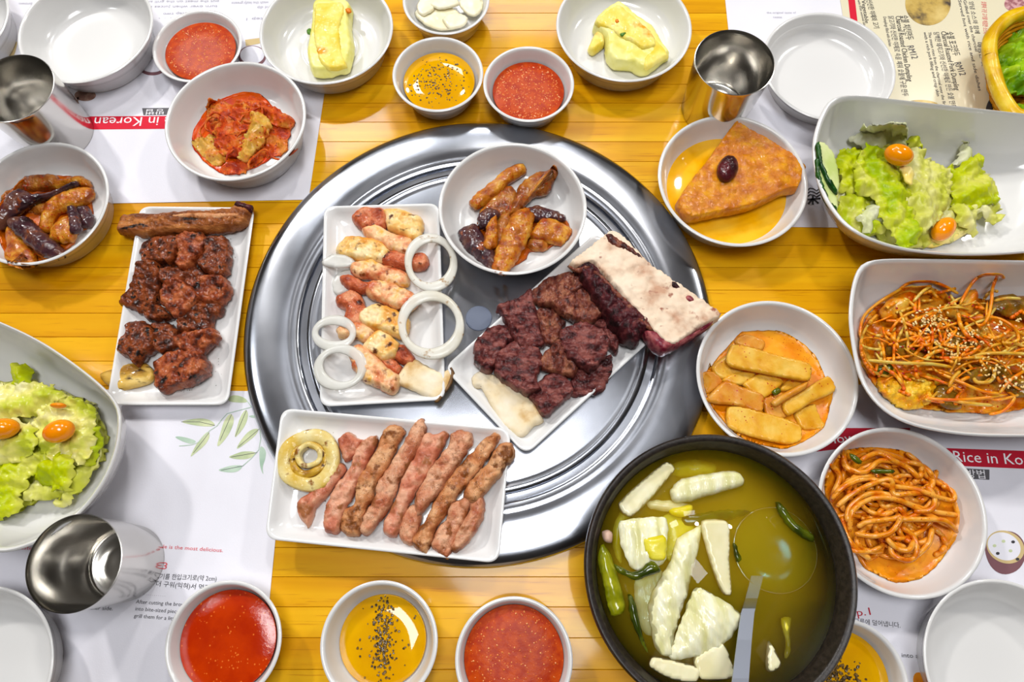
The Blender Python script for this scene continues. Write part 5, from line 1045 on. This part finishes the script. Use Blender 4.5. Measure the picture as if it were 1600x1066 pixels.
slab('end_fold', [(1330, 180), (1385, 225), (1425, 282), (1395, 298), (1310, 350), (1290, 300), (1340, 250)], GZ, z + .011, .006, M['eggroll'], o, amp=.001, edge=.003)
slab('carrot_bit', [(1155, 95), (1175, 92), (1178, 110), (1160, 114)], GZ, z + .0175, .0016, M['carrot'], o)
slab('scallion_bit', [(1180, 165), (1210, 160), (1205, 178), (1185, 180)], GZ, z + .0172, .0016, M['scallion'], o)
# ---------------------------------------------------------------- garlic
z = .0105
for pts, dz, lb in [([(150, 60), (240, 0), (330, 30), (405, 90), (385, 135), (290, 152), (200, 120)], 0, 'wide garlic slice at the lower left of the garlic bowl'), ([(378, 0), (430, -30), (495, 0), (490, 52), (460, 82), (420, 76), (380, 35)], .003, 'oval garlic slice at the right of the garlic bowl'),
                    ([(230, 20), (280, -30), (350, -20), (380, 20), (330, 40), (270, 45)], .004, 'garlic slice at the top edge of the frame in the garlic bowl'), ([(160, 30), (200, -20), (260, -10), (250, 50), (190, 80)], .003, 'garlic slice nearest the left rim of the garlic bowl'), ([(290, 95), (350, 60), (420, 85), (400, 130), (330, 145)], .003, 'small garlic slice lowest in the garlic bowl')]:
    food('garlic_slice', pts, GZ, z + dz, .0026, 'garlic', lb, 'garlic', 'garlic slices in the small bowl', amp=.0005, edge=.0015)
# ---------------------------------------------------------------- salads
VR = (1270, 160, 4.442); FB = .006
kw = dict(th=.0009, k=75, step=.0017, ruffle=.005, rk=260, jit=.0032, oct=4, grow=1.05)
leaf('lettuce_bed', [(200, 400), (300, 300), (500, 260), (750, 320), (960, 440), (1200, 450), (1290, 600), (1250, 720), (1100, 860), (900, 960), (700, 980), (450, 900), (250, 820), (180, 640)], VR, FB + .006, 'letp', 'pale bed of lettuce under the leaves in the right salad bowl', 'lettuce', None, th=.004, dome=.012, amp=.006, k=90, jit=.004, oct=4)
leaf('dressing', [(495, 915), (560, 905), (640, 945), (760, 925), (880, 900), (1000, 852), (1105, 870), (1080, 900), (1000, 955), (880, 988), (700, 995), (560, 965)], VR, FB + .004, 'dress', 'thick yellow dressing along the lower edge of the right salad', 'dressing', None, th=.003, dome=.004, amp=.002, k=120)
GL = 'lettuce leaves in the right salad bowl'
for pts, dz, m, rib, an, lb in [
    ([(275, 240), (350, 190), (450, 130), (550, 108), (635, 108), (658, 210), (655, 290), (560, 262), (480, 292), (400, 302), (320, 282)], .014, 'letwhite', .0004, .9, 'whitish translucent leaf reaching highest in the right salad'),
    ([(665, 240), (742, 232), (768, 310), (680, 305)], .016, 'let', 0, 0, 'small green leaf bit right behind the upper tomato'),
    ([(185, 350), (260, 318), (335, 330), (348, 450), (335, 605), (260, 622), (193, 592), (212, 500), (176, 420)], .014, 'lety', 0, 0, 'curly yellow green leaf beside the cucumber slices'),
    ([(188, 690), (260, 628), (340, 618), (425, 665), (410, 720), (472, 832), (540, 892), (420, 892), (340, 872), (215, 800)], .012, 'let', .0003, 1.2, 'bright green leaf at the lower left of the right salad'),
    ([(328, 800), (380, 720), (430, 670), (482, 720), (522, 832), (450, 862), (385, 885)], .017, 'letwhite', .0004, 1.0, 'white pointed leaf bit over the bright green leaf'),
    ([(1000, 420), (1030, 330), (1052, 258), (1086, 280), (1098, 412)], .014, 'letwhite', 0, 0, 'narrow pale leaf pointing up at the right of the salad'),
    ([(960, 700), (1120, 670), (1250, 690), (1325, 690), (1285, 835), (1200, 790), (1150, 785), (1150, 895), (1060, 852), (985, 790)], .012, 'letp', .0004, 1.3, 'pale frayed leaf at the lower right of the right salad'),
    ([(975, 440), (1080, 403), (1130, 375), (1192, 358), (1205, 500), (1295, 562), (1305, 655), (1200, 705), (1080, 722), (990, 690), (965, 560)], .017, 'lety', .0003, .4, 'yellow green leaf at the right end of the right salad'),
    ([(600, 440), (650, 350), (700, 305), (772, 318), (862, 388), (965, 440), (980, 560), (952, 702), (882, 802), (780, 880), (700, 820), (660, 680), (635, 560)], .022, 'letp', .0005, .15, 'broad pale leaf with fine ribs in the middle of the right salad'),
    ([(318, 500), (332, 340), (400, 298), (482, 308), (522, 380), (602, 430), (652, 530), (692, 622), (705, 760), (760, 870), (660, 995), (600, 935), (520, 840), (468, 722), (400, 622), (325, 590)], .024, 'let', .0004, .9, 'largest green leaf draped over the left of the right salad')]:
    leaf('lettuce_leaf', pts, VR, FB + dz, m, lb, 'lettuce', GL, dome=.006, amp=.0062, rib=rib, ribk=1500, ang=an, **kw)
leaf('dressing', [(610, 440), (680, 440), (710, 500), (690, 570), (650, 550)], VR, FB + .033, 'dress', 'yellow dressing below the upper tomato in the right salad', 'dressing', None, th=.002, dome=.001, amp=.002, k=100)
def tomato(cx, cy, rx, ry, rot, fr, z, label):
    q = pxs([(cx, cy), (cx + rx, cy)], fr); a = P(*q[0], z); k = (P(*q[1], z) - a).length
    b = MB(); b.blob((a.x, a.y, z), k, k * ry / rx, k * .75, -rot, 28, 16); return tag(b.build('cherry_tomato', M['tomato']), label, 'tomato', 'orange cherry tomatoes in the salads')
tomato(597, 365, 97, 72, .42, VR, FB + .040, 'orange cherry tomato half at the top of the right salad')
tomato(908, 880, 98, 68, -.8, VR, FB + .016, 'orange cherry tomato half at the bottom of the right salad')
for pts, sk, dz, lb in [([(10, 300), (45, 288), (100, 308), (150, 358), (190, 450), (203, 560), (188, 615), (130, 570), (80, 500), (30, 412), (8, 350)], [(8, 350), (6, 302), (28, 288), (50, 320), (70, 420), (120, 510), (190, 590), (190, 618), (130, 580), (80, 510), (28, 420)], .043, 'upper cucumber slice with dark skin, leaning on the bowl'),
                        ([(8, 408), (35, 412), (60, 470), (110, 550), (180, 630), (195, 720), (160, 740), (100, 692), (50, 602), (18, 520), (4, 460)], [(4, 460), (4, 408), (30, 410), (45, 500), (80, 590), (140, 680), (192, 708), (192, 728), (160, 742), (98, 698), (46, 606), (14, 524)], .041, 'lower cucumber slice with dark skin, leaning on the bowl')]:
    o = food('cucumber_slice', pts, VR, FB + dz, .0036, 'cuke', lb, 'cucumber', 'cucumber slices in the right salad', edge=.0012, amp=.0002, slope=(-.35, .1))
    slab('skin', sk, VR, FB + dz + .0034, .0046, M['cukeskin'], o, edge=.0015, amp=.0002, slope=(-.35, .1))
VL = (0, 480, 2.664)
leaf('lettuce_bed', [(-120, 330), (0, 300), (120, 300), (300, 370), (400, 450), (410, 600), (300, 770), (180, 790), (60, 830), (-120, 830), (-220, 600)], VL, FB + .006, 'letp', 'pale bed of lettuce under the leaves in the left salad bowl', 'lettuce', None, th=.004, dome=.014, amp=.006, k=90, jit=.004, oct=4)
GL = 'lettuce leaves in the left salad bowl'
for pts, dz, m, rib, an, lb in [
    ([(38, 245), (60, 230), (115, 245), (118, 275), (130, 300), (172, 318), (150, 362), (90, 382), (40, 332), (42, 290)], .016, 'lety', 0, 0, 'small pale green leaf tip highest in the left salad'),
    ([(225, 810), (260, 770), (268, 640), (340, 618), (380, 598), (415, 590), (392, 660), (352, 722), (300, 792), (270, 828)], .013, 'letp', .0004, .3, 'frayed pale leaf at the lower right of the left salad'),
    ([(78, 797), (130, 718), (200, 718), (280, 740), (232, 792), (140, 798)], .014, 'letp', .0004, 1.4, 'white leaf rib at the bottom of the left salad'),
    ([(330, 400), (372, 420), (402, 480), (415, 560), (385, 640), (340, 660), (320, 560)], .016, 'let', .0003, .2, 'green leaf along the right side of the left salad'),
    ([(-60, 560), (80, 538), (170, 598), (205, 640), (132, 692), (92, 762), (62, 842), (20, 868), (-80, 860)], .020, 'lety', .0004, .8, 'long yellow green leaf at the lower left of the left salad'),
    ([(-80, 320), (0, 322), (100, 308), (170, 312), (245, 350), (235, 380), (190, 412), (100, 452), (-80, 470)], .024, 'letw', .0003, .2, 'creamy white leaf across the top of the left salad'),
    ([(145, 430), (230, 368), (290, 372), (332, 398), (372, 420), (385, 500), (370, 600), (330, 650), (250, 642), (168, 602), (128, 525)], .022, 'letw', .0003, .5, 'dressed pale leaf around the whole tomato in the left salad'),
    ([(-60, 480), (60, 470), (130, 500), (150, 570), (100, 620), (0, 650), (-60, 640)], .026, 'letw', .0003, .7, 'dressed leaf below the cut off tomato in the left salad'),
    ([(128, 702), (170, 650), (220, 640), (250, 600), (292, 608), (302, 680), (272, 762), (190, 742)], .022, 'lety', .0003, .9, 'bright green leaf below the whole tomato in the left salad')]:
    leaf('lettuce_leaf', pts, VL, FB + dz, m, lb, 'lettuce', GL, dome=.006, amp=.0058, rib=rib, ribk=1500, ang=an, **kw)
tomato(245, 517, 63, 47, -.35, VL, FB + .036, 'whole orange cherry tomato in the left salad')
tomato(8, 507, 68, 43, -.2, VL, FB + .037, 'orange cherry tomato cut by the left edge of the frame')
tomato(243, 410, 32, 12, 0, VL, FB + .030, 'sliver of orange tomato showing between leaves of the left salad')
# ---------------------------------------------------------------- spicy shredded vegetables
SZ = (1320, 400, 3.554); FS = .0055
leaf('seasoned_bed', [(110, 450), (140, 330), (300, 180), (480, 150), (620, 220), (800, 230), (1000, 220), (1250, 240), (1330, 420), (1300, 640), (1150, 800), (900, 860), (600, 850), (400, 820), (240, 740), (130, 600)], SZ, FS + .002, 'ochre', 'orange seasoned cabbage bed at the bottom of the spicy bowl', 'vegetables', None, th=.004, dome=.010, amp=.004, k=70, ruffle=.002)
GV = 'larger leaves among the spicy shredded vegetables'
for pts, dz, m, lb in [
    ([(210, 290), (260, 230), (340, 200), (420, 200), (400, 260), (330, 340), (230, 345)], .014, 'ochre', 'yellow orange leaf at the upper left of the spicy bowl'),
    ([(640, 270), (700, 190), (750, 180), (745, 250), (720, 310), (650, 300)], .018, 'ochre', 'upright yellow leaf near the top middle of the spicy bowl'),
    ([(820, 230), (900, 210), (1050, 215), (1200, 230), (1180, 330), (1000, 350), (830, 300)], .014, 'olive', 'brown green leaf at the upper right of the spicy bowl'),
    ([(240, 490), (330, 470), (400, 480), (408, 545), (330, 560), (250, 540)], .015, 'olive', 'olive leaf left of the middle of the spicy bowl'),
    ([(390, 350), (470, 340), (600, 350), (620, 420), (520, 460), (420, 440)], .017, 'olive', 'leaf sprinkled with sesame in the upper middle'),
    ([(490, 400), (560, 370), (680, 390), (720, 470), (690, 540), (580, 560), (500, 520)], .020, 'olive', 'reddish olive leaf covered with sesame in the centre of the spicy bowl'),
    ([(405, 470), (450, 450), (520, 480), (640, 560), (600, 590), (480, 530), (420, 510)], .019, 'olive', 'green leaf edge below the centre leaf'),
    ([(680, 400), (740, 410), (782, 450), (760, 478), (720, 470)], .020, 'olive', 'small dark leaf right of the centre leaf'),
    ([(640, 640), (760, 590), (880, 590), (940, 640), (860, 690), (720, 700)], .017, 'olive', 'sesame sprinkled leaf at the lower right of the middle'),
    ([(900, 700), (980, 680), (1080, 690), (1060, 780), (940, 770)], .014, 'olive', 'olive leaf at the lower right edge of the frame'),
    ([(510, 800), (520, 720), (580, 710), (640, 770), (660, 840), (580, 845)], .012, 'olive', 'curved translucent onion green at the bottom middle'),
    ([(175, 610), (260, 600), (262, 650), (200, 668)], .012, 'greenon', 'dark green bit above the yellow cabbage curl'),
    ([(820, 540), (1000, 560), (1150, 580), (1120, 640), (980, 650), (840, 600)], .014, 'ochre', 'orange leaf at the right of the middle'),
    ([(560, 260), (640, 300), (780, 320), (800, 370), (680, 360), (560, 320)], .016, 'ochre', 'orange leaf above the centre leaf')]:
    leaf('seasoned_leaf', pts, SZ, FS + dz, m, lb, 'vegetables', GV, th=.0016, dome=.004, amp=.003, k=100, ruffle=.002)
leaf('cabbage_curl', [(198, 680), (240, 640), (290, 610), (380, 650), (440, 640), (520, 660), (552, 690), (520, 720), (500, 800), (430, 842), (350, 842), (280, 800), (222, 760)], SZ, FS + .010, 'napa', 'bumpy bright yellow cabbage curl at the lower left of the spicy bowl', 'vegetables', None, th=.004, dome=.008, amp=.0035, k=260, ruffle=.003, step=.0013, oct=3)
def shred(n, seed, m, label, spec_):
    b = MB(); rn = random.Random(seed)
    for k in range(n):
        cx, cy = rn.gauss(620, 330), rn.gauss(480, 150); an = rn.gauss(.15, .55) if rn.random() < .75 else rn.uniform(0, 3.1); L_ = rn.uniform(60, 260); cv = rn.uniform(-1.3, 1.3)
        pts = []
        for i in range(6):
            t = i / 5 - .5; a = an + cv * t * 1.6; x = cx + L_ * t * math.cos(an) - cv * L_ * .5 * (t * t) * math.sin(an); yy = cy + L_ * t * math.sin(an) + cv * L_ * .5 * (t * t) * math.cos(an)
            # stay on the heap
            dx, dy = (x - 660) / 570, (yy - 500) / 320; d = math.hypot(dx, dy)
            if d > 1: x, yy = 660 + (x - 660) / d, 500 + (yy - 500) / d
            pts.append((x, yy))
        dm = math.hypot((cx - 660) / 570, (cy - 500) / 320)
        strand(b, pxs(pts, SZ), FS + .010 + .013 * max(0, 1 - dm) + rn.uniform(0, .006), rn.uniform(*spec_), bow=rn.uniform(.001, .006))
    return b, label, m
for n, sd, m, lb, sp in [(120, 11, 'strand', 'thin orange vegetable shreds tossed in chilli sauce', (.0007, .0016)), (60, 12, 'strandpale', 'pale yellow onion and cabbage shreds among the orange ones', (.0007, .0014))]:
    b, lb, m = shred(n, sd, m, lb, sp)
    lst = [([(100, 470), (85, 420), (110, 330), (200, 250), (300, 190), (330, 165)], .014), ([(300, 190), (360, 150), (480, 145), (560, 170), (630, 210)], .016), ([(90, 480), (110, 560), (150, 620), (170, 640), (180, 600)], .010), ([(640, 270), (700, 160), (760, 110), (860, 105), (885, 125)], .024), ([(850, 105), (820, 180), (815, 250), (800, 330), (770, 380), (740, 385)], .024), ([(780, 340), (860, 350), (940, 400), (965, 460), (930, 480)], .024),
           ([(230, 360), (330, 370), (440, 440), (340, 470)], .020), ([(500, 640), (640, 700), (760, 750), (860, 765)], .020), ([(440, 790), (600, 800), (760, 790), (900, 770)], .016), ([(800, 880), (880, 860), (940, 790), (900, 750)], .012), ([(860, 760), (920, 690), (995, 640), (1080, 600)], .020)] if m == 'strand' else \
          [([(130, 580), (300, 595), (480, 600), (600, 620)], .024), ([(670, 575), (760, 545), (880, 540), (1000, 545), (1100, 550)], .024), ([(380, 255), (430, 200), (480, 165)], .020), ([(640, 640), (600, 680), (580, 730)], .024), ([(720, 680), (730, 700), (800, 700), (830, 660), (820, 620)], .022), ([(580, 800), (700, 820), (820, 830)], .016), ([(830, 250), (900, 235), (980, 240)], .022)]
    for pts, hh in lst: strand(b, pxs(pts, SZ), FS + hh, .0013 if m == 'strand' else .0014, bow=.003)
    tag(b.build('vegetable_shreds', M[m]), lb, 'vegetables', kind='stuff')
b = MB()
for cx, cy, sx, sy, n in [(500, 330, 55, 25, 40), (460, 380, 40, 22, 22), (590, 470, 70, 45, 46), (640, 520, 40, 30, 26), (700, 440, 30, 30, 12), (830, 620, 50, 30, 26), (950, 700, 45, 20, 18), (820, 430, 50, 40, 12), (1000, 600, 60, 60, 20), (960, 370, 60, 20, 10)]:
    for _ in range(n):
        q = P(*pxs([(random.gauss(cx, sx), random.gauss(cy, sy))], SZ)[0], FS + .030); b.blob((q.x, q.y, FS + .0275 + random.uniform(-.001, .0012)), .0014, .0008, .0006, random.uniform(0, 3.1), 6, 4)
tag(b.build('sesame_seeds', M['sesame']), 'toasted sesame seeds scattered on the spicy vegetables', 'sesame', kind='stuff')
b = MB()
for _ in range(70):
    u_, v_ = random.gauss(560, 240), random.gauss(430, 120)
    if math.hypot((u_ - 660) / 540, (v_ - 480) / 290) > 1: continue
    q = P(*pxs([(u_, v_)], SZ)[0], FS + .026); b.blob((q.x, q.y, FS + .024 + random.uniform(-.004, .002)), random.uniform(.0007, .0017), .0009, .0004, random.uniform(0, 3), 6, 4, .2)
tag(b.build('chilli_flakes', M['chili']), 'dark red chilli flakes on the spicy vegetables', 'chilli', kind='stuff')
# ---------------------------------------------------------------- soup: pieces, some under the broth
UZ = (910, 670, 2.69); zb = BZ_
GS_ = 'vegetable pieces in the black soup bowl'
def piece(name, pts, z, th, m, lb, cat, sh=False, **kw):
    if sh: leaf(name, pts, UZ, z, m, lb, cat, GS_, th=th, grow=1.05, **kw)
    else: food(name, pts, UZ, z, th, m, lb, cat, GS_, grow=1.03, **kw)
piece('cabbage_leaf', [(130, 430), (165, 345), (205, 370), (170, 420), (165, 560), (135, 510)], zb - .006, .0015, 'caby', 'sunken pale cabbage piece at the left wall of the soup bowl', 'cabbage', True, dome=.002, amp=.001)
piece('cabbage_leaf', [(275, 305), (400, 305), (455, 330), (400, 352), (290, 335)], zb - .0035, .0015, 'radish', 'narrow cabbage strip below the white rib', 'cabbage', True, dome=.002, amp=.0008)
piece('cabbage_leaf', [(365, 345), (455, 318), (455, 362), (400, 370)], zb - .0015, .0015, 'caby', 'little yellow leaf below the white cabbage rib', 'cabbage', True, dome=.002, amp=.001)
piece('scallion_leaf', [(428, 370), (600, 342), (705, 350), (600, 388), (440, 404)], zb - .004, .0015, 'greenon', 'dark green scallion strip under the broth near the middle', 'scallion', True, dome=.001, amp=.0006)
piece('cabbage_leaf', [(225, 645), (330, 600), (372, 700), (320, 860), (250, 840)], zb - .0065, .0020, 'cabw', 'sunken cabbage sheet at the left of the soup', 'cabbage', True, dome=.0025, amp=.001)
piece('cabbage_leaf', [(345, 370), (430, 365), (470, 420), (440, 520), (390, 570), (350, 520)], zb - .0055, .0018, 'caby', 'sunken yellow cabbage piece between the ribbed leaf and the pointed radish', 'cabbage', True, dome=.002, amp=.001)
piece('cabbage_leaf', [(380, 150), (470, 130), (560, 150), (540, 190), (430, 200), (380, 190)], zb - .0075, .0018, 'caby', 'blurred yellow cabbage piece sunk at the top of the soup', 'cabbage', True, dome=.002, amp=.001)
piece('radish_slice', [(155, 312), (345, 143), (387, 175), (212, 368)], zb - .0025, .0035, 'radish', 'radish strip slanting at the upper left of the soup', 'radish', edge=.001, amp=.0002, jit=.0002)
piece('cabbage_rib', [(373, 262), (415, 215), (520, 190), (640, 178), (678, 212), (672, 240), (560, 272), (450, 305), (390, 308)], zb - .003, .0075, 'cabw', 'thick white cabbage rib floating at the top of the soup', 'cabbage', edge=.005, amp=.0006, k=100)
piece('radish_slice', [(503, 393), (613, 398), (618, 560), (627, 693), (588, 688), (555, 612), (520, 500)], zb - .0025, .0035, 'radish', 'pointed radish slice in the middle of the soup', 'radish', edge=.001, amp=.0002, jit=.0002)
piece('cabbage_leaf', [(160, 402), (200, 385), (350, 378), (350, 490), (340, 562), (230, 592), (178, 520)], zb + .0005, .0016, 'cabw', 'ribbed white cabbage leaf at the left of the soup', 'cabbage', True, dome=.003, amp=.001, rib=.0009, ribk=900)
piece('cabbage_leaf', [(262, 470), (340, 450), (355, 500), (345, 550), (285, 545)], zb + .0042, .0016, 'caby', 'yellow tip of the ribbed cabbage leaf', 'cabbage', True, dome=.0015, amp=.001)
piece('cabbage_leaf', [(288, 735), (330, 640), (375, 560), (405, 470), (470, 430), (505, 415), (485, 520), (445, 680), (405, 800), (370, 945), (312, 905)], zb - .0012, .0016, 'cabw', 'long wrinkled cabbage leaf running down the left of the middle', 'cabbage', True, dome=.004, amp=.002, rib=.0006, ribk=1200, ang=.4)
piece('cabbage_leaf', [(372, 955), (420, 820), (478, 680), (562, 710), (668, 792), (602, 902), (500, 952), (400, 968)], zb - .0002, .0018, 'cabw', 'wide white cabbage piece at the lower middle of the soup', 'cabbage', True, dome=.005, amp=.0012, rib=.0005, ribk=1100, ang=.7)
piece('radish_slice', [(285, 1003), (300, 958), (487, 1005), (480, 1064), (380, 1055)], zb - .0022, .0036, 'radish', 'radish slab at the bottom left of the soup', 'radish', edge=.001, amp=.0002, jit=.0002)
piece('radish_slice', [(470, 962), (590, 903), (637, 1042), (500, 1054)], zb - .0028, .0036, 'radish', 'square radish slab at the bottom middle of the soup', 'radish', edge=.001, amp=.0002, jit=.0002)
piece('radish_slice', [(772, 1012), (783, 893), (838, 990), (800, 1022)], zb - .0024, .003, 'radish', 'small triangular radish bit right of the ladle handle', 'radish', edge=.001, amp=.0002, jit=.0002)
piece('scallion_leaf', [(138, 572), (165, 580), (220, 605), (290, 556), (328, 600), (270, 620), (220, 634), (155, 605)], zb + .006, .0016, 'greenon', 'folded dark green scallion over the ribbed cabbage', 'scallion', True, dome=.002, amp=.001)
piece('scallion_leaf', [(75, 505), (95, 490), (132, 560), (165, 680), (175, 760), (120, 778), (88, 640), (68, 560)], zb + .0005, .0018, 'olivegreen', 'olive leaf along the left wall of the soup bowl', 'scallion', True, dome=.003, amp=.002, ruffle=.001)
piece('scallion_leaf', [(195, 700), (216, 712), (250, 850), (275, 940), (238, 880), (200, 780)], zb, .0016, 'greenon', 'narrow brown green strip at the lower left of the soup', 'scallion', True, dome=.002, amp=.001)
piece('scallion_leaf', [(818, 310), (850, 325), (905, 400), (975, 450), (962, 472), (888, 430), (830, 355)], zb, .0016, 'greenon', 'dark scallion strip near the right wall of the soup bowl', 'scallion', True, dome=.002, amp=.001)
piece('scallion_leaf', [(632, 480), (645, 490), (668, 545), (655, 565), (640, 530)], zb - .0005, .0012, 'greenon', 'short dark scallion sliver beside the pointed radish', 'scallion', True, dome=.001, amp=.0004)
piece('cabbage_leaf', [(840, 800), (880, 798), (870, 860), (876, 940), (850, 965), (858, 900), (845, 850)], zb - .0012, .0014, 'caby', 'thin yellow leaf shred right of the ladle', 'cabbage', True, dome=.001, amp=.001)
piece('pork_bit', [(84, 432), (105, 425), (128, 442), (122, 482), (90, 472)], zb + .001, .004, 'porkbit', 'pink scrap of meat at the left wall of the soup bowl', 'meat', amp=.001)
# ladle
lc = P(1200, 860, .036); ld = empty('soup_ladle', (lc.x, lc.y, lc.z), 'steel ladle sunk in the soup with its handle out of the frame', 'ladle')
b = MB(); rl = .0295
prof = [(rl * math.sin(t), -.014 * math.cos(t) + .0) for t in [math.pi * .5 * k / 8 for k in range(9)]] + [(rl * .97, .0008)] + [(rl * .96 * math.sin(t), -.013 * math.cos(t) + .0) for t in [math.pi * .5 * k / 8 for k in range(8, 0, -1)]]
b.lathe((lc.x, lc.y, lc.z + .014), [(max(.0008, a), q) for a, q in prof], 48); b.build('ladle_bowl', M['cupsteel'], ld)
p = [P(1183, 900, .049), P(1174, 935, .0520), P(1168, 958, .0590), P(1163, 1000, .071), P(1157, 1060, .088), P(1150, 1130, .108)]
b = MB(); b.ring_skin([[(q.x + s * w_, q.y, q.z + t) for s, t in ((-1, -.0006), (1, -.0006), (1, .0006), (-1, .0006))] for q, w_ in zip(p, (.0042, .0042, .0044, .0046, .005, .0055))], True, True, True); b.build('handle', M['satin'], ld, smooth=False)
# ---------------------------------------------------------------- curly lettuce in the basket
HZ = (1520, 0, 5.925)
GC = 'curly lettuce leaves in the basket'
for pts, dz, lb in [([(215, 360), (290, 280), (330, 200), (420, 140), (540, 110), (760, 130), (820, 330), (600, 420), (380, 450), (240, 430)], 0, 'curly lettuce leaf at the top of the basket'), ([(225, 400), (380, 380), (560, 360), (800, 400), (800, 600), (600, 640), (400, 640), (270, 600)], .007, 'curly lettuce leaf in the middle of the basket'),
                    ([(270, 560), (420, 540), (600, 560), (790, 600), (780, 800), (560, 850), (400, 862), (320, 800)], .010, 'curly lettuce leaf below the middle of the basket'), ([(400, 960), (500, 930), (700, 940), (1000, 980), (1000, 1200), (600, 1240), (440, 1120)], .004, 'curly lettuce leaf at the lower corner of the basket'), ([(330, 200), (520, 140), (900, 180), (1200, 260), (1200, 760), (850, 820), (560, 700), (420, 420)], .013, 'curly lettuce leaf toward the far side of the basket')]:
    leaf('lettuce_leaf', pts, HZ, .012 + dz, 'frill', lb, 'lettuce', GC, th=.0012, dome=.008, amp=.007, k=150, ruffle=.006, rk=300, step=.0018, oct=3)

# lay every piece of food on the inside of its bowl
FOODM = {'red_sauce', 'peppered_oil', 'pumpkin_syrup'}
for ob in list(bpy.data.objects):
    if ob.type != 'MESH': continue
    top = ob
    while top.parent: top = top.parent
    if top.get('category') in (None, 'dish', 'bowl', 'plate', 'placemat', 'menu', 'table', 'cup', 'grill cover', 'basket', 'ladle', 'soup') or top.name.split('.')[0] in FOODM or top.get('group') == GS_ or top.name.split('.')[0] in ('pumpkin_wedge', 'dried_jujube', 'rolled_omelette', 'cucumber_slice', 'cherry_tomato'): continue
    w0 = world(ob); me = ob.data; co = np.empty(len(me.vertices) * 3); me.vertices.foreach_get('co', co); co = co.reshape(-1, 3) + np.array(w0)
    cx, cy = co[:, 0].mean(), co[:, 1].mean()
    for bx, by, tab, pr, pz in BOWLS:
        a = math.atan2(cy - by, cx - bx); rr_ = (1.0 if tab is None else np.interp(a, *tab, period=2 * math.pi))
        if math.hypot(cx - bx, cy - by) / rr_ > pr[-1] * .92: continue
        if tab is None and co[:, 2].min() > pz.min() + .03: continue
        def surf(q):
            d = np.hypot(q[:, 0] - bx, q[:, 1] - by)
            if tab is not None: d = d / np.interp(np.arctan2(q[:, 1] - by, q[:, 0] - bx), *tab, period=2 * math.pi)
            return np.where(d < pr[-1], np.interp(d, pr, pz) + .0005, -1)
        if (co[:, 2] < surf(co)).any():
            # what would sink into the wall slides up it, keeping the piece's own thickness
            z0 = co[:, 2].min(); rel = (co[:, 2] - z0) * .35; new = co.copy()
            for _ in range(3):
                fz = surf(new); nz_ = np.where(co[:, 2] < fz, fz + rel, co[:, 2]); k = (HC - nz_) / (HC - co[:, 2])
                new = np.stack([co[:, 0] * k, co[:, 1] * k, nz_], 1)
            me.vertices.foreach_set('co', (new - np.array(w0)).ravel()); me.update()
        break
# crumbs and pepper fallen on the meat plates
for fr, zz, boxes, lb in [((410, 630, 4.0), PBZ, [(420, 150, 650, 190), (150, 480, 260, 560), (360, 560, 460, 620), (820, 560, 1150, 620), (1380, 560, 1480, 640), (380, 640, 480, 800)], 'pepper crumbs fallen on the bottom plate'),
                          (LZ, PLZ, [(640, 230, 760, 330), (560, 190, 640, 215), (560, 800, 640, 960), (330, 970, 500, 990)], 'dark crumbs fallen on the left plate')]:
    b = MB()
    for x0, y0, x1, y1 in boxes:
        for _ in range(9):
            q = P(*pxs([(random.uniform(x0, x1), random.uniform(y0, y1))], fr)[0], zz); b.blob((q.x, q.y, zz + .0006), random.uniform(.0002, .0005), .0003, .0003, 0, 5, 4, .3)
    tag(b.build('crumbs', M['pepper'], smooth=False), lb, 'crumbs', kind='stuff')
